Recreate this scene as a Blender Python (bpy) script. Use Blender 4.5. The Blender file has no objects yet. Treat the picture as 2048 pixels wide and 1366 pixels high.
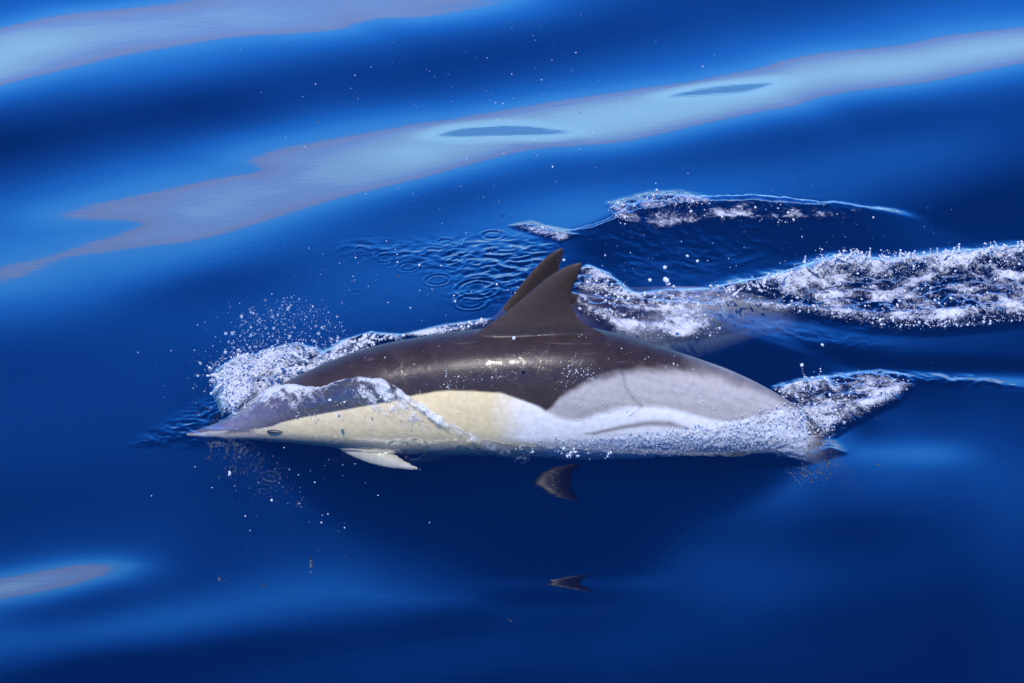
import bpy, bmesh, math, random
import numpy as np

scene = bpy.context.scene
COL = scene.collection
R = math.radians
rng = np.random.default_rng(7)

# ------------------------------------------------------------------ camera
ELEV, DIST, FW = R(28.0), 9.0, 3.0
TGT = np.array([0.0, 0.5, 0.0])
CAM = TGT + DIST * np.array([0.0, -math.cos(ELEV), math.sin(ELEV)])
cam_d = bpy.data.cameras.new('camera')
cam_d.sensor_width = 36.0
cam_d.lens = 36.0 * DIST / FW
cam_d.clip_start, cam_d.clip_end = 0.1, 20000.0
cam = bpy.data.objects.new('camera', cam_d)
cam.location = CAM
cam.rotation_euler = (math.pi / 2 - ELEV, 0.0, 0.0)
COL.objects.link(cam)
scene.camera = cam

# ------------------------------------------------------------------ sun and sky
SUN_EL, SUN_AZ = R(56.0), R(180.0 + 14.0)      # azimuth from +Y, clockwise
SUN_DIR = np.array([math.sin(SUN_AZ) * math.cos(SUN_EL), math.cos(SUN_AZ) * math.cos(SUN_EL), math.sin(SUN_EL)])
sun_d = bpy.data.lights.new('sun', 'SUN')
sun_d.energy, sun_d.angle, sun_d.color = 4.2, R(0.53), (1.0, 0.96, 0.90)
sun = bpy.data.objects.new('sun', sun_d)
sun.rotation_euler = (math.pi / 2 - SUN_EL, 0.0, math.pi - SUN_AZ)
sun.location = (0, 0, 20)
COL.objects.link(sun)

world = bpy.data.worlds.new('World')
scene.world = world
world.use_nodes = True


def N(nt, kind, **kw):
    n = nt.nodes.new(kind)
    for k, v in kw.items():
        setattr(n, k, v)
    return n


def ramp(nt, stops, interp='LINEAR'):
    r = N(nt, 'ShaderNodeValToRGB')
    e = r.color_ramp.elements
    r.color_ramp.interpolation = interp
    while len(e) < len(stops):
        e.new(0.5)
    for k, (p, c) in enumerate(stops):
        e[k].position = p
        e[k].color = (*c, 1.0) if len(c) == 3 else c
    return r


def math_n(nt, op, a, b=None, c=None, clamp=False):
    m = N(nt, 'ShaderNodeMath', operation=op, use_clamp=clamp)
    for i, v in enumerate((a, b, c)):
        if v is None:
            continue
        if isinstance(v, (int, float)):
            m.inputs[i].default_value = v
        else:
            nt.links.new(v, m.inputs[i])
    return m.outputs[0]


def mix_rgb(nt, fac, a, b, blend='MIX'):
    m = N(nt, 'ShaderNodeMix', data_type='RGBA', blend_type=blend)
    for sock, v in ((m.inputs[0], fac), (m.inputs[6], a), (m.inputs[7], b)):
        if isinstance(v, (int, float)):
            sock.default_value = v
        elif isinstance(v, tuple):
            sock.default_value = (*v, 1.0)
        else:
            nt.links.new(v, sock)
    return m.outputs[2]


def build_sky():
    nt = world.node_tree
    nt.nodes.clear()
    L = nt.links.new
    sky = N(nt, 'ShaderNodeTexSky', sky_type='NISHITA', sun_disc=False)
    sky.sun_elevation, sky.sun_rotation = SUN_EL, SUN_AZ
    sky.altitude, sky.air_density, sky.dust_density, sky.ozone_density = 0.0, 1.0, 0.3, 3.0
    tc = N(nt, 'ShaderNodeTexCoord')
    sep = N(nt, 'ShaderNodeSeparateXYZ')
    L(tc.outputs['Generated'], sep.inputs[0])
    el = math_n(nt, 'DIVIDE', math_n(nt, 'ARCSINE', sep.outputs[2]), math.pi / 2)     # 0 horizon .. 1 zenith
    # deep clear-air blue overhead, brightening to an azure haze above a low bank of cloud
    d = 90.0
    tint = ramp(nt, [(0.0, (.65, 1.1, 2.2)), (15 / d, (.45, 1.12, 1.85)), (18 / d, (.33, 1.36, 2.4)), (23 / d, (.18, 1.14, 2.7)),
                     (30 / d, (.11, .74, 2.15)), (38 / d, (.06, .45, 1.4)), (52 / d, (.08, .5, 1.45)), (1.0, (.12, .46, 1.3))])
    L(el, tint.inputs[0])
    clear = mix_rgb(nt, 1.0, sky.outputs[0], tint.outputs[0], 'MULTIPLY')
    # the cloud bank: streaky, lavender rim, pale core, bluer again right at the horizon
    mp = N(nt, 'ShaderNodeMapping')
    mp.inputs['Scale'].default_value = (5.0, 5.0, 42.0)
    L(tc.outputs['Generated'], mp.inputs[0])
    nz = N(nt, 'ShaderNodeTexNoise')
    nz.inputs['Scale'].default_value, nz.inputs['Detail'].default_value = 1.0, 5.0
    nz.inputs['Roughness'].default_value = 0.62
    L(mp.outputs[0], nz.inputs['Vector'])
    eln = math_n(nt, 'ADD', el, math_n(nt, 'MULTIPLY', math_n(nt, 'SUBTRACT', nz.outputs[0], 0.5), 0.017))
    cl = ramp(nt, [(0.0, (.5, .7, 1.0)), (6.5 / d, (.18, .52, 1.2)), (8.0 / d, (.2, .6, 1.35)), (8.6 / d, (.62, 1.24, 1.98)), (11 / d, (.62, 1.22, 1.98)),
                   (12.4 / d, (.54, 1.0, 1.75)), (13.2 / d, (.48, .88, 1.85)), (13.7 / d, (.38, .74, 1.72)), (14.1 / d, (.48, .82, 1.75)), (14.6 / d, (.46, .70, 1.5)), (15.2 / d, (.52, .70, 1.38))])
    L(eln, cl.inputs[0])
    mask = ramp(nt, [(0.0, (1, 1, 1)), (15.05 / d, (1, 1, 1)), (15.2 / d, (0, 0, 0)), (1.0, (0, 0, 0))])
    L(eln, mask.inputs[0])
    SKY_S = 0.15
    # cloud radiances are given in display units: divide by the background strength
    clb = mix_rgb(nt, 1.0, cl.outputs[0], (.72 / SKY_S,) * 3, 'MULTIPLY')
    out = mix_rgb(nt, mask.outputs[0], clear, clb)
    bg = N(nt, 'ShaderNodeBackground')
    bg.inputs['Strength'].default_value = SKY_S
    L(out, bg.inputs["Color"])
    wo = N(nt, 'ShaderNodeOutputWorld')
    L(bg.outputs[0], wo.inputs['Surface'])


build_sky()

scene.view_settings.view_transform = 'Standard'
scene.view_settings.look = 'None'
scene.view_settings.exposure = 0.0
scene.view_settings.gamma = 1.0
scene.view_settings.use_curve_mapping = False
scene.render.engine = 'CYCLES'
cy = scene.cycles
cy.max_bounces, cy.diffuse_bounces, cy.glossy_bounces, cy.transmission_bounces = 12, 3, 5, 8
cy.transparent_max_bounces, cy.volume_bounces = 16, 2
cy.sample_clamp_indirect = 4.0
cy.use_denoising = True
cy.caustics_reflective = cy.caustics_refractive = False

# ------------------------------------------------------------------ pixels of the photograph <-> places in the world
FPX = 2048.0 * DIST / FW
C_R = np.array([1.0, 0, 0])
C_U = np.array([0, math.sin(ELEV), math.cos(ELEV)])
C_F = np.array([0, math.cos(ELEV), -math.sin(ELEV)])


def project(x, y, z):
    dx, dy, dz = x - CAM[0], y - CAM[1], z - CAM[2]
    w = dy * C_F[1] + dz * C_F[2]
    return 1024 + FPX * dx / w, 683 - FPX * (dy * C_U[1] + dz * C_U[2]) / w


def ray(u, v):
    u, v = np.asarray(u, float), np.asarray(v, float)
    a, b = (u - 1024) / FPX, -(v - 683) / FPX
    return a, C_F[1] + b * C_U[1], C_F[2] + b * C_U[2]


def at_z(u, v, z=0.0):
    dx, dy, dz = ray(u, v)
    t = (z - CAM[2]) / dz
    return CAM[0] + t * dx, CAM[1] + t * dy


def at_y(u, v, y=0.0):
    dx, dy, dz = ray(u, v)
    t = (y - CAM[1]) / dy
    return CAM[0] + t * dx, CAM[2] + t * dz


# ------------------------------------------------------------------ small numeric helpers
def sstep(a, b, x):
    t = np.clip((x - a) / (b - a), 0, 1)
    return t * t * (3 - 2 * t)


def gauss1(k):
    r = int(max(1, round(3 * k)))
    g = np.exp(-0.5 * (np.arange(-r, r + 1) / k) ** 2)
    return g / g.sum()


def blur1(a, k, axis):
    if k <= 0:
        return a
    g = gauss1(k)
    r = len(g) // 2
    pad = [(0, 0)] * a.ndim
    pad[axis] = (r, r)
    p = np.pad(a, pad, mode='edge')
    out = np.zeros_like(a)
    n = a.shape[axis]
    for i, w in enumerate(g):
        sl = [slice(None)] * a.ndim
        sl[axis] = slice(i, i + n)
        out += w * p[tuple(sl)]
    return out


def smooth_curve(pts, xs, k=6):
    p = np.array(pts, float)
    y = np.interp(xs, p[:, 0], p[:, 1])
    return blur1(y, k, 0) if k else y


_perm = rng.permutation(256)
_perm = np.concatenate([_perm, _perm, _perm])
_ga = rng.uniform(0, 2 * math.pi, 256)
_gx, _gy = np.cos(_ga), np.sin(_ga)


def perlin(x, y):
    xi, yi = np.floor(x).astype(int), np.floor(y).astype(int)
    xf, yf = x - xi, y - yi
    xi &= 255
    yi &= 255
    u = xf * xf * xf * (xf * (xf * 6 - 15) + 10)
    v = yf * yf * yf * (yf * (yf * 6 - 15) + 10)

    def g(ix, iy, fx, fy):
        h = _perm[_perm[ix] + iy] & 255
        return _gx[h] * fx + _gy[h] * fy
    a, b = g(xi, yi, xf, yf), g(xi + 1, yi, xf - 1, yf)
    c, d = g(xi, yi + 1, xf, yf - 1), g(xi + 1, yi + 1, xf - 1, yf - 1)
    return (a + u * (b - a)) + v * ((c + u * (d - c)) - (a + u * (b - a)))


def fbm(x, y, octs=4, gain=0.5):
    s, a, f = 0, 1.0, 1.0
    for o in range(octs):
        s = s + a * perlin(x * f + 17.3 * o, y * f + 5.1 * o)
        a *= gain
        f *= 2.03
    return s


def poly_sd(u, v, pts, vs=1.0):
    """signed distance (positive inside) from points to a polygon, v scaled by vs"""
    p = np.array(pts, float)
    p[:, 1] *= vs
    V = v * vs
    d = np.full(u.shape, 1e18)
    inside = np.zeros(u.shape, bool)
    for i in range(len(p)):
        ax, ay = p[i]
        bx, by = p[(i + 1) % len(p)]
        ex, ey = bx - ax, by - ay
        t = np.clip(((u - ax) * ex + (V - ay) * ey) / (ex * ex + ey * ey + 1e-12), 0, 1)
        d = np.minimum(d, (u - ax - t * ex) ** 2 + (V - ay - t * ey) ** 2)
        if abs(ey) > 1e-9:
            c = ((ay > V) != (by > V)) & (u < ex * (V - ay) / ey + ax)
            inside ^= c
    return np.where(inside, 1, -1) * np.sqrt(d)


def line_sd(u, v, pts, vs=1.0):
    p = np.array(pts, float)
    p[:, 1] *= vs
    V = v * vs
    d = np.full(u.shape, 1e18)
    for i in range(len(p) - 1):
        ax, ay = p[i]
        bx, by = p[i + 1]
        ex, ey = bx - ax, by - ay
        t = np.clip(((u - ax) * ex + (V - ay) * ey) / (ex * ex + ey * ey + 1e-12), 0, 1)
        d = np.minimum(d, (u - ax - t * ex) ** 2 + (V - ay - t * ey) ** 2)
    return np.sqrt(d)


def add_mesh(name, verts, faces, mat=None, parent=None, smooth=True):
    me = bpy.data.meshes.new(name)
    verts = np.asarray(verts, np.float32)
    me.vertices.add(len(verts))
    me.vertices.foreach_set('co', verts.ravel())
    faces = np.asarray(faces, np.int32)
    nf, k = faces.shape
    me.loops.add(nf * k)
    me.loops.foreach_set('vertex_index', faces.ravel())
    me.polygons.add(nf)
    me.polygons.foreach_set('loop_start', np.arange(0, nf * k, k, dtype=np.int32))
    me.polygons.foreach_set('loop_total', np.full(nf, k, np.int32))
    me.update(calc_edges=True)
    me.polygons.foreach_set('use_smooth', np.full(nf, smooth))
    if mat:
        me.materials.append(mat)
    o = bpy.data.objects.new(name, me)
    COL.objects.link(o)
    if parent:
        o.parent = parent
    return o


def tag(o, label=None, cat=None, group=None, kind=None):
    for k, v in (('label', label), ('category', cat), ('group', group), ('kind', kind)):
        if v:
            o[k] = v
    return o


def new_mat(name):
    m = bpy.data.materials.new(name)
    m.use_nodes = True
    m.node_tree.nodes.clear()
    return m, m.node_tree


def point_attr(me, name, arr):
    a = me.attributes.new(name, 'FLOAT', 'POINT')
    a.data.foreach_set('value', np.asarray(arr, np.float32).ravel())

# ------------------------------------------------------------------ proportions of the dolphins, needed by the water round them
TOP = [(372, 867), (385, 862), (400, 857), (430, 848), (455, 841), (475, 829), (500, 808), (530, 786), (560, 769), (600, 749), (650, 727), (700, 707), (760, 690), (800, 682), (860, 672),
       (900, 665), (960, 659), (1050, 654), (1120, 653), (1190, 657), (1250, 672), (1300, 688), (1380, 712), (1450, 736), (1500, 758), (1550, 784), (1610, 821), (1655, 866), (1710, 950), (1760, 1050), (1800, 1130)]
BOT = [(372, 871), (385, 873), (400, 874), (430, 875), (470, 877), (520, 880), (560, 883), (600, 886), (670, 893), (760, 902), (850, 907), (950, 909), (1050, 911), (1150, 913), (1250, 911), (1350, 907),
       (1450, 903), (1550, 900), (1610, 918), (1655, 946), (1710, 1004), (1760, 1080), (1800, 1142)]
T2 = math.tan(ELEV) ** 2


def body_tables():
    us = np.linspace(372, 1800, 400)
    t, b = smooth_curve(TOP, us, 3), smooth_curve(BOT, us, 3)
    x, zt = at_y(us, t)
    _, zb = at_y(us, b)
    half = (zt - zb) / 2
    ratio = np.interp(us, [372, 470, 560, 800, 1200, 1450, 1600, 1750, 1830], [1.25, 1.2, .94, .78, .74, .68, .55, .5, .6])
    a = half / np.sqrt(1 + ratio ** 2 * T2)
    return x, (zt + zb) / 2, a, a * ratio


BX, BZC, BA, BB = body_tables()
BEXP = 2.15


def body_at(x):
    return np.interp(x, BX, BZC), np.interp(x, BX, BA), np.interp(x, BX, BB)


def body_top(x, y):
    """height of the body's upper surface over (x, y); very low where there is none"""
    zc, a, b = body_at(x)
    q = 1 - np.abs(y / np.maximum(b, 1e-4)) ** BEXP
    return np.where((q > 0) & (x > BX[0]) & (x < BX[-1]), zc + a * np.clip(q, 0, 1) ** (1 / BEXP), -1.0)


# ------------------------------------------------------------------ the sea: what each patch of water mirrors fixes its slope
# a calm swell: (u, v, tone); tone 0 mirrors the deep blue overhead, tone 1 the bright sky just above the low cloud
TONES = [(2048, 0, .4), (1750, 15, .33), (1500, 30, .25), (1200, 60, .17), (1000, 120, .16), (700, 150, .18), (400, 200, .1), (100, 250, .11), (0, 290, .05),
         (300, 140, .5), (600, 95, .4), (850, 80, .25), (1050, 30, .35), (0, 20, .45), (150, 0, .4), (1000, 170, .25), (1300, 120, .32), (1500, 90, .35), (1700, 60, .4), (1900, 30, .45), (600, 200, .22),
         (400, 290, .36), (300, 260, .16), (200, 330, .4), (300, 370, .65), (100, 400, .5), (0, 340, .18), (0, 450, .6), (200, 460, .7), (700, 250, .55),
         (500, 290, .45), (500, 240, .15), (800, 200, .22), (300, 540, .6), (100, 610, .5), (500, 480, .45), (600, 440, .35), (700, 420, .25), (900, 380, .12),
         (1000, 350, .25), (1100, 340, .25), (1300, 310, .13), (1500, 290, .16), (1800, 230, .14), (2000, 190, .18), (1200, 370, .42), (1500, 350, .42),
         (1700, 330, .42), (1900, 300, .36), (2048, 290, .2), (2000, 380, .04), (1900, 430, .02), (2048, 430, .03), (1100, 420, .72), (1000, 440, .6), (850, 470, .42), (800, 420, .22),
         (620, 560, .35), (400, 560, .2), (200, 650, .3), (740, 560, .42), (500, 620, .34), (300, 730, .24), (100, 800, .25), (0, 700, .26), (200, 900, .2),
         (0, 900, .24), (0, 1000, .15), (400, 950, .14), (600, 1000, .12), (800, 1000, .1), (900, 960, .1), (1350, 985, .16), (1500, 970, .25), (1700, 965, .5),
         (1900, 900, .35), (2048, 880, .15), (1750, 870, .3), (2000, 810, .1), (1400, 1050, .1), (1100, 1070, .07), (1700, 1050, .12), (2000, 1050, .18),
         (1900, 1000, .28), (200, 1080, .16), (400, 1080, .15), (600, 1110, .24), (900, 1100, .08), (300, 1185, .1), (100, 1235, .15), (200, 1260, .5),
         (0, 1270, .48), (400, 1235, .52), (600, 1195, .5), (800, 1170, .48), (1000, 1160, .42), (1200, 1165, .36), (1500, 1175, .22), (1800, 1150, .16), (2040, 1150, .07),
         (500, 1290, .0), (200, 1315, .03), (900, 1235, .03), (1200, 1245, .05), (1600, 1250, .06), (2000, 1260, .0), (700, 1325, .14), (450, 1340, .07), (1000, 1290, .15),
         (1300, 1270, .16), (1700, 1290, .07), (0, 1366, .06), (500, 1400, .05), (1000, 1366, .03), (1500, 1366, .03), (2048, 1366, .0),
         (1300, 650, .05), (1500, 720, .0), (1650, 690, .45), (1500, 640, .4), (1350, 600, .3), (1850, 690, .2), (2040, 690, .08), (1900, 590, .15), (1700, 720, .1)]

BAND = [(2300, 30), (2048, 55), (1950, 65), (1880, 72), (1850, 80), (1800, 92), (1700, 100), (1640, 105), (1560, 120), (1500, 140), (1440, 152), (1380, 165), (1300, 175),
        (1200, 190), (1100, 203), (1000, 220), (900, 238), (800, 256), (700, 272), (600, 288), (545, 300), (505, 316), (500, 325), (520, 338), (510, 346),
        (440, 358), (350, 375), (250, 395), (170, 410), (108, 430), (130, 440), (200, 442), (245, 440), (280, 447), (270, 455), (230, 470), (180, 482),
        (130, 500), (60, 520), (-60, 545), (-60, 580), (0, 570), (50, 555), (80, 540), (140, 514), (200, 508), (300, 492), (380, 482), (450, 465), (540, 440), (620, 415), (700, 390), (800, 365), (900, 340),
        (1000, 315), (1060, 300), (1150, 292), (1250, 283), (1300, 272), (1400, 248), (1500, 228), (1600, 212), (1640, 195), (1720, 180), (1850, 165), (1950, 145),
        (2048, 125), (2300, 80)]
TOPBAND = [(-200, 100), (0, 55), (60, 40), (130, 22), (250, 12), (330, 0), (420, -40), (1100, -40), (1030, 0), (1000, 10), (900, 28), (830, 36), (760, 34), (710, 48), (700, 57), (600, 68), (520, 70), (450, 75),
           (380, 88), (250, 110), (150, 135), (60, 155), (0, 172), (-200, 215)]
LOWBAND = [(-200, 1190), (0, 1155), (60, 1145), (130, 1132), (220, 1125), (248, 1133), (225, 1150), (150, 1170), (80, 1185), (0, 1200), (-200, 1240)]
ISLE_A = [(868, 272), (900, 258), (1000, 249), (1070, 251), (1145, 264), (1100, 272), (1000, 273), (900, 276)]
ISLE_B = [(1332, 194), (1380, 182), (1450, 172), (1555, 161), (1560, 166), (1500, 184), (1420, 188)]


def tone_field():
    p = np.array(TONES, float)
    ca, sa = math.cos(R(-7)), math.sin(R(-7))

    def warp(u, v):
        return (u * ca + v * sa) / 330.0, (-u * sa + v * ca) / 95.0
    px, py = warp(p[:, 0], p[:, 1])
    r = np.hypot(px[:, None] - px[None], py[:, None] - py[None])
    ker = lambda q: np.sqrt(q * q + 0.15)
    A = ker(r) + 0.02 * np.eye(len(p)) * -1
    n = len(p)
    M = np.zeros((n + 1, n + 1))
    M[:n, :n] = A
    M[:n, n] = M[n, :n] = 1
    w = np.linalg.solve(M, np.concatenate([p[:, 2], [0]]))

    def ev(u, v):
        a, b = warp(np.clip(u, -500, 2550), np.clip(v, -250, 1600))
        out = np.full(u.shape, w[n])
        for i in range(n):
            out += w[i] * ker(np.hypot(a - px[i], b - py[i]))
        return np.clip(out, -0.1, 1.0)
    return ev


TONE = tone_field()
T_KEYS = [(-1.0, 66.0), (-.5, 54.0), (0.0, 40.0), (.1, 35.0), (.2, 31.0), (.35, 27.0), (.5, 23.5), (.75, 19.0), (1.0, 15.6)]


CREST_U = [1000, 1080, 1150, 1200, 1250, 1300, 1350, 1420, 1500, 1580, 1650, 1720, 1790, 1860, 1950]
CREST_V = [470, 464, 456, 440, 418, 403, 396, 392, 391, 394, 401, 412, 428, 450, 480]


def mirror_elev(u, v, X, Y, z):
    """elevation (degrees) of the sky that the water at a point mirrors, and how firmly"""
    Tn = TONE(u, v)
    VS = 2.6
    wob = 10 * fbm(u / 260.0, v / 70.0, 3)
    sdb = poly_sd(u, v, BAND, VS)
    sdt = poly_sd(u, v, TOPBAND, VS)
    sdl = poly_sd(u, v, LOWBAND, VS)
    halo = np.zeros_like(Tn)
    for sd, h in ((sdb, 75.0), (sdt, 60.0), (sdl, 60.0)):
        halo = np.maximum(halo, np.exp(-np.clip(-sd, 0, None) / h))
    T = Tn + (1 - Tn) * halo
    k = np.array(T_KEYS)
    eps = np.interp(T, k[:, 0], k[:, 1])
    # inside the pale bands the mirrored sky sinks into the cloud bank
    deep = np.interp(u, [100, 450, 700, 1000, 1500, 2048], [1.6, 1.9, 3.4, 5.2, 5.6, 5.0])
    swirl = 0.75 * fbm(u / 190.0 + 3.0, v / 46.0, 3) * np.interp(u, [900, 1300], [1.0, 0.25])
    ins = 15.1 - deep * (1 - np.exp(-np.clip(sdb, 0, None) / 62.0)) + swirl * sstep(5, 45, sdb)
    eps = np.where(sdb > 0, ins, eps)
    ins = 15.1 - np.interp(u, [0, 250, 500, 1000], [5.0, 2.6, 2.8, 1.8]) * (1 - np.exp(-np.clip(sdt, 0, None) / 60.0)) + swirl * sstep(5, 45, sdt)
    eps = np.where(sdt > 0, ins, eps)
    ins = 15.1 - np.interp(u, [0, 120, 250], [4.6, 2.2, 1.6]) * (1 - np.exp(-np.clip(sdl, 0, None) / 40.0))
    eps = np.where(sdl > 0, ins, eps)
    for isl in (ISLE_A, ISLE_B):
        s = poly_sd(u, v, isl, VS)
        near = sstep(-45, 2, s)
        eps = np.where(s > -45, eps * (1 - near) + near * (8.45 - 1.3 * sstep(0, 14, s)), eps)
    wt = np.ones_like(eps)
    # the steep near face of the wave thrown up behind the second animal
    crest = np.interp(u, CREST_U, CREST_V)
    below = v - crest
    m = sstep(1010, 1250, u) * (1 - sstep(1640, 2250, u))
    face = sstep(-2, 4, below) * (1 - sstep(60, 190, below)) * m
    eps = eps * (1 - face) + face * 33.0
    back = sstep(-85, -30, below) * (below < 0) * sstep(.02, .5, m)
    wt = np.ones_like(eps)
    # dark slope between the near back and the second wave edge
    edge = np.interp(u, [1150, 1250, 1400, 1480, 1550, 1650, 1750, 1830], [590, 600, 645, 668, 690, 718, 742, 748])
    bel = v - edge
    m2 = sstep(1180, 1330, u) * (1 - sstep(1740, 1765, u))
    f2 = sstep(-1, 4, bel) * (1 - sstep(70, 120, bel)) * m2
    d2 = 46.0 - 26.0 * sstep(1560, 1740, u)
    eps = eps * (1 - f2) + f2 * d2
    # the trough that runs on to the right of it, with a bright near lip
    tr = np.interp(u, [1500, 1700, 1800, 2048, 2200], [660, 715, 722, 728, 730])
    f3 = np.exp(-((v - tr) / 13.0) ** 2) * sstep(1560, 1700, u)
    eps = eps * (1 - f3) + f3 * 50
    l3 = np.interp(u, [1760, 1850, 2048, 2200], [748, 752, 764, 775])
    f4 = np.exp(-((v - l3) / np.interp(u, [1780, 2048], [5, 14])) ** 2) * sstep(1770, 1860, u)
    eps = eps * (1 - f4) + f4 * 19
    # the curl of water behind the tail
    lipv = np.interp(u, [1000, 1060, 1150, 1230, 1350, 1500, 1600, 1650, 1690, 1712], [868, 886, 901, 908, 918, 926, 921, 912, 900, 893])
    q = v - lipv
    m5 = sstep(1180, 1300, u) * (1 - sstep(1690, 1712, u))
    f5 = (1 - sstep(-2, 3, q)) * sstep(-70, -35, q) * m5
    eps = eps * (1 - f5) + f5 * np.interp(u, [1250, 1560, 1620, 1700], [22, 20, 11, 13.5])
    f6 = np.exp(-((q - 16) / 28.0) ** 2) * sstep(1450, 1650, u) * (1 - sstep(1850, 2000, u))
    eps = eps * (1 - f6) + f6 * 17.5
    # the water rises to the body along its near side, so the flank hides its own mirror image
    zc, ba, bb = body_at(X)
    ba, bb = ba * 1.05 + .014, bb * 1.05 + .014
    dist = np.maximum(-Y, .05)
    Zr, Y0 = z - zc, -np.maximum(dist, bb * 1.04 + .002)
    qa, qb, qc = Y0 ** 2 - bb ** 2, -2 * Zr * Y0, Zr ** 2 - ba ** 2
    slope = (-qb + np.sqrt(np.maximum(qb * qb - 4 * qa * qc, 0))) / (2 * qa)
    clr = np.where((X > BX[0]) & (X < BX[-1]), np.degrees(np.arctan(np.clip(slope, 0, 3.6))) + 2.5, 0)
    mc = (Y < -.08) * sstep(-1.1, -.86, X) * (1 - sstep(.72, .9, X))
    eps = np.where((Y < -.08) & (clr > eps), eps + mc * (clr - eps), eps)
    # off the flank the water mirrors the dorsal fin twice
    kf = np.array([(880, .66), (905, .62), (918, .56), (927, .505), (945, .43), (965, .395), (985, .44), (1003, .505), (1015, .56), (1040, .60), (1100, .60), (1138, .56), (1150, .505), (1158, .45), (1165, .425), (1173, .45),
                   (1180, .505), (1192, .56), (1215, .60), (1260, .60)])
    ff = np.degrees(np.arctan2(np.interp(v, kf[:, 0], kf[:, 1]) - z, dist))
    m4 = sstep(900, 1050, u) * (1 - sstep(1190, 1400, u)) * sstep(885, 905, v) * (1 - sstep(1190, 1240, v))
    eps = eps * (1 - m4) + m4 * ff
    wt = np.where((np.abs(Y) < .9 * bb) & (X > -.85) & (X < .8), .15, wt)
    return eps, wt


GX0, GX1, GNX = -2.5, 2.5, 320
GY0, GY1, GNY = -2.3, 4.2, 560
gx = np.linspace(GX0, GX1, GNX)
gy = np.linspace(GY0, GY1, GNY)


def dct_basis(n):
    k, i = np.arange(n)[:, None], np.arange(n)[None]
    B = np.cos(math.pi * k * (i + .5) / n) * math.sqrt(2.0 / n)
    B[0] *= math.sqrt(.5)
    return B


def solve_swell():
    """the smooth surface whose slopes come closest to the wanted ones (least squares in a cosine basis)"""
    X, Y = np.meshgrid(gx, gy, indexing='ij')
    h, hx = gy[1] - gy[0], gx[1] - gx[0]
    Bx, By = dct_basis(GNX), dct_basis(GNY)
    kx = math.pi * np.arange(GNX) / (GX1 - GX0)
    ky = math.pi * np.arange(GNY) / (GY1 - GY0)
    den = SW_MU + ky[None] ** 2 + SW_C * kx[:, None] ** 4 + SW_CX * kx[:, None] ** 2
    z = np.zeros_like(X)
    corr = np.zeros_like(z)
    fade = (1 - sstep(3.0, 4.2, Y)) * sstep(-2.3, -1.9, Y)
    for it in range(24):
        u, v = project(X, Y, z)
        eps, wt = mirror_elev(u, v, X, Y, z)
        e = np.degrees(np.arctan2(CAM[2] - z, np.hypot(X - CAM[0], Y - CAM[1])))
        s = -np.tan(np.radians((e - eps) / 2))
        zx, zy = np.gradient(z, hx, h)
        if it > 2:
            # what the surface of the last round really mirrors, sideways tilt included
            nl = np.sqrt(zx * zx + zy * zy + 1)
            vx, vy, vz = X - CAM[0], Y - CAM[1], z - CAM[2]
            vl = np.sqrt(vx * vx + vy * vy + vz * vz)
            dn = (-zx * vx - zy * vy + vz) / (nl * vl)
            act = np.degrees(np.arcsin(np.clip(vz / vl - 2 * dn / nl, -1, 1)))
            corr -= 0.30 * np.clip(np.radians(act - eps), -.1, .1)
            corr = np.clip(blur1(corr, 2.5, 0), -.10, .10)
        s = (s + corr) * fade
        s = wt * s + (1 - wt) * (zy if it else np.minimum(s, -.1))
        zxt = .35 * sstep(-.35, -.05, X) * (1 - sstep(.25, .6, X)) * sstep(-1.1, -.85, Y) * (1 - sstep(-.3, -.1, Y))
        f = -SW_CX * np.gradient(zxt, hx, axis=0)   # minus the divergence of the wanted slope
        sm = 0.5 * (s[:, 1:] + s[:, :-1])
        f[:, :-1] -= sm / h
        f[:, 1:] += sm / h
        zn = Bx.T @ ((Bx @ f @ By.T) / den) @ By
        z = zn if it == 0 else 0.3 * z + 0.7 * zn
    return z


SW_MU, SW_C, SW_CX = 0.12, 1e-4, 0.10
SWELL = solve_swell()


def cubic_idx(t, n):
    i = np.clip(np.floor(t).astype(int), 1, n - 3)
    f = np.clip(t - i, -1, 2)
    w = np.stack([-.5 * f ** 3 + f ** 2 - .5 * f, 1.5 * f ** 3 - 2.5 * f ** 2 + 1, -1.5 * f ** 3 + 2 * f ** 2 + .5 * f, .5 * f ** 3 - .5 * f ** 2])
    return i, w


def sample_swell(xs, ys):
    """swell height on the tensor grid xs x ys (inside the solved area)"""
    i, wi = cubic_idx((xs - GX0) / (gx[1] - gx[0]), GNX)
    j, wj = cubic_idx((ys - GY0) / (gy[1] - gy[0]), GNY)
    A = sum(wi[k][:, None] * SWELL[i + k - 1] for k in range(4))
    return sum(wj[k][None] * A[:, j + k - 1] for k in range(4))


def swell_at(x, y):
    fx = np.clip((np.asarray(x, float) - GX0) / (gx[1] - gx[0]), 0, GNX - 1.001)
    fy = np.clip((np.asarray(y, float) - GY0) / (gy[1] - gy[0]), 0, GNY - 1.001)
    i, j = np.floor(fx).astype(int), np.floor(fy).astype(int)
    a, b = fx - i, fy - j
    return (1 - a) * ((1 - b) * SWELL[i, j] + b * SWELL[i, j + 1]) + a * ((1 - b) * SWELL[i + 1, j] + b * SWELL[i + 1, j + 1])


def axis_coords(parts, far0, far1):
    """parts: (start, end, step) in order; then growing steps out to far0 / far1"""
    c = []
    for a, b, s in parts:
        n = max(1, int(round((b - a) / s)))
        c.extend(np.linspace(a, b, n, endpoint=False))
    c.append(parts[-1][1])

    def grow(start, step, far):
        out, p = [], start
        while abs(p) < abs(far):
            step *= 1.18
            p += math.copysign(step, far)
            out.append(p)
        return out
    lo = grow(c[0], parts[0][2], far0)
    hi = grow(c[-1], parts[-1][2], far1)
    return np.array(lo[::-1] + c + hi)


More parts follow.
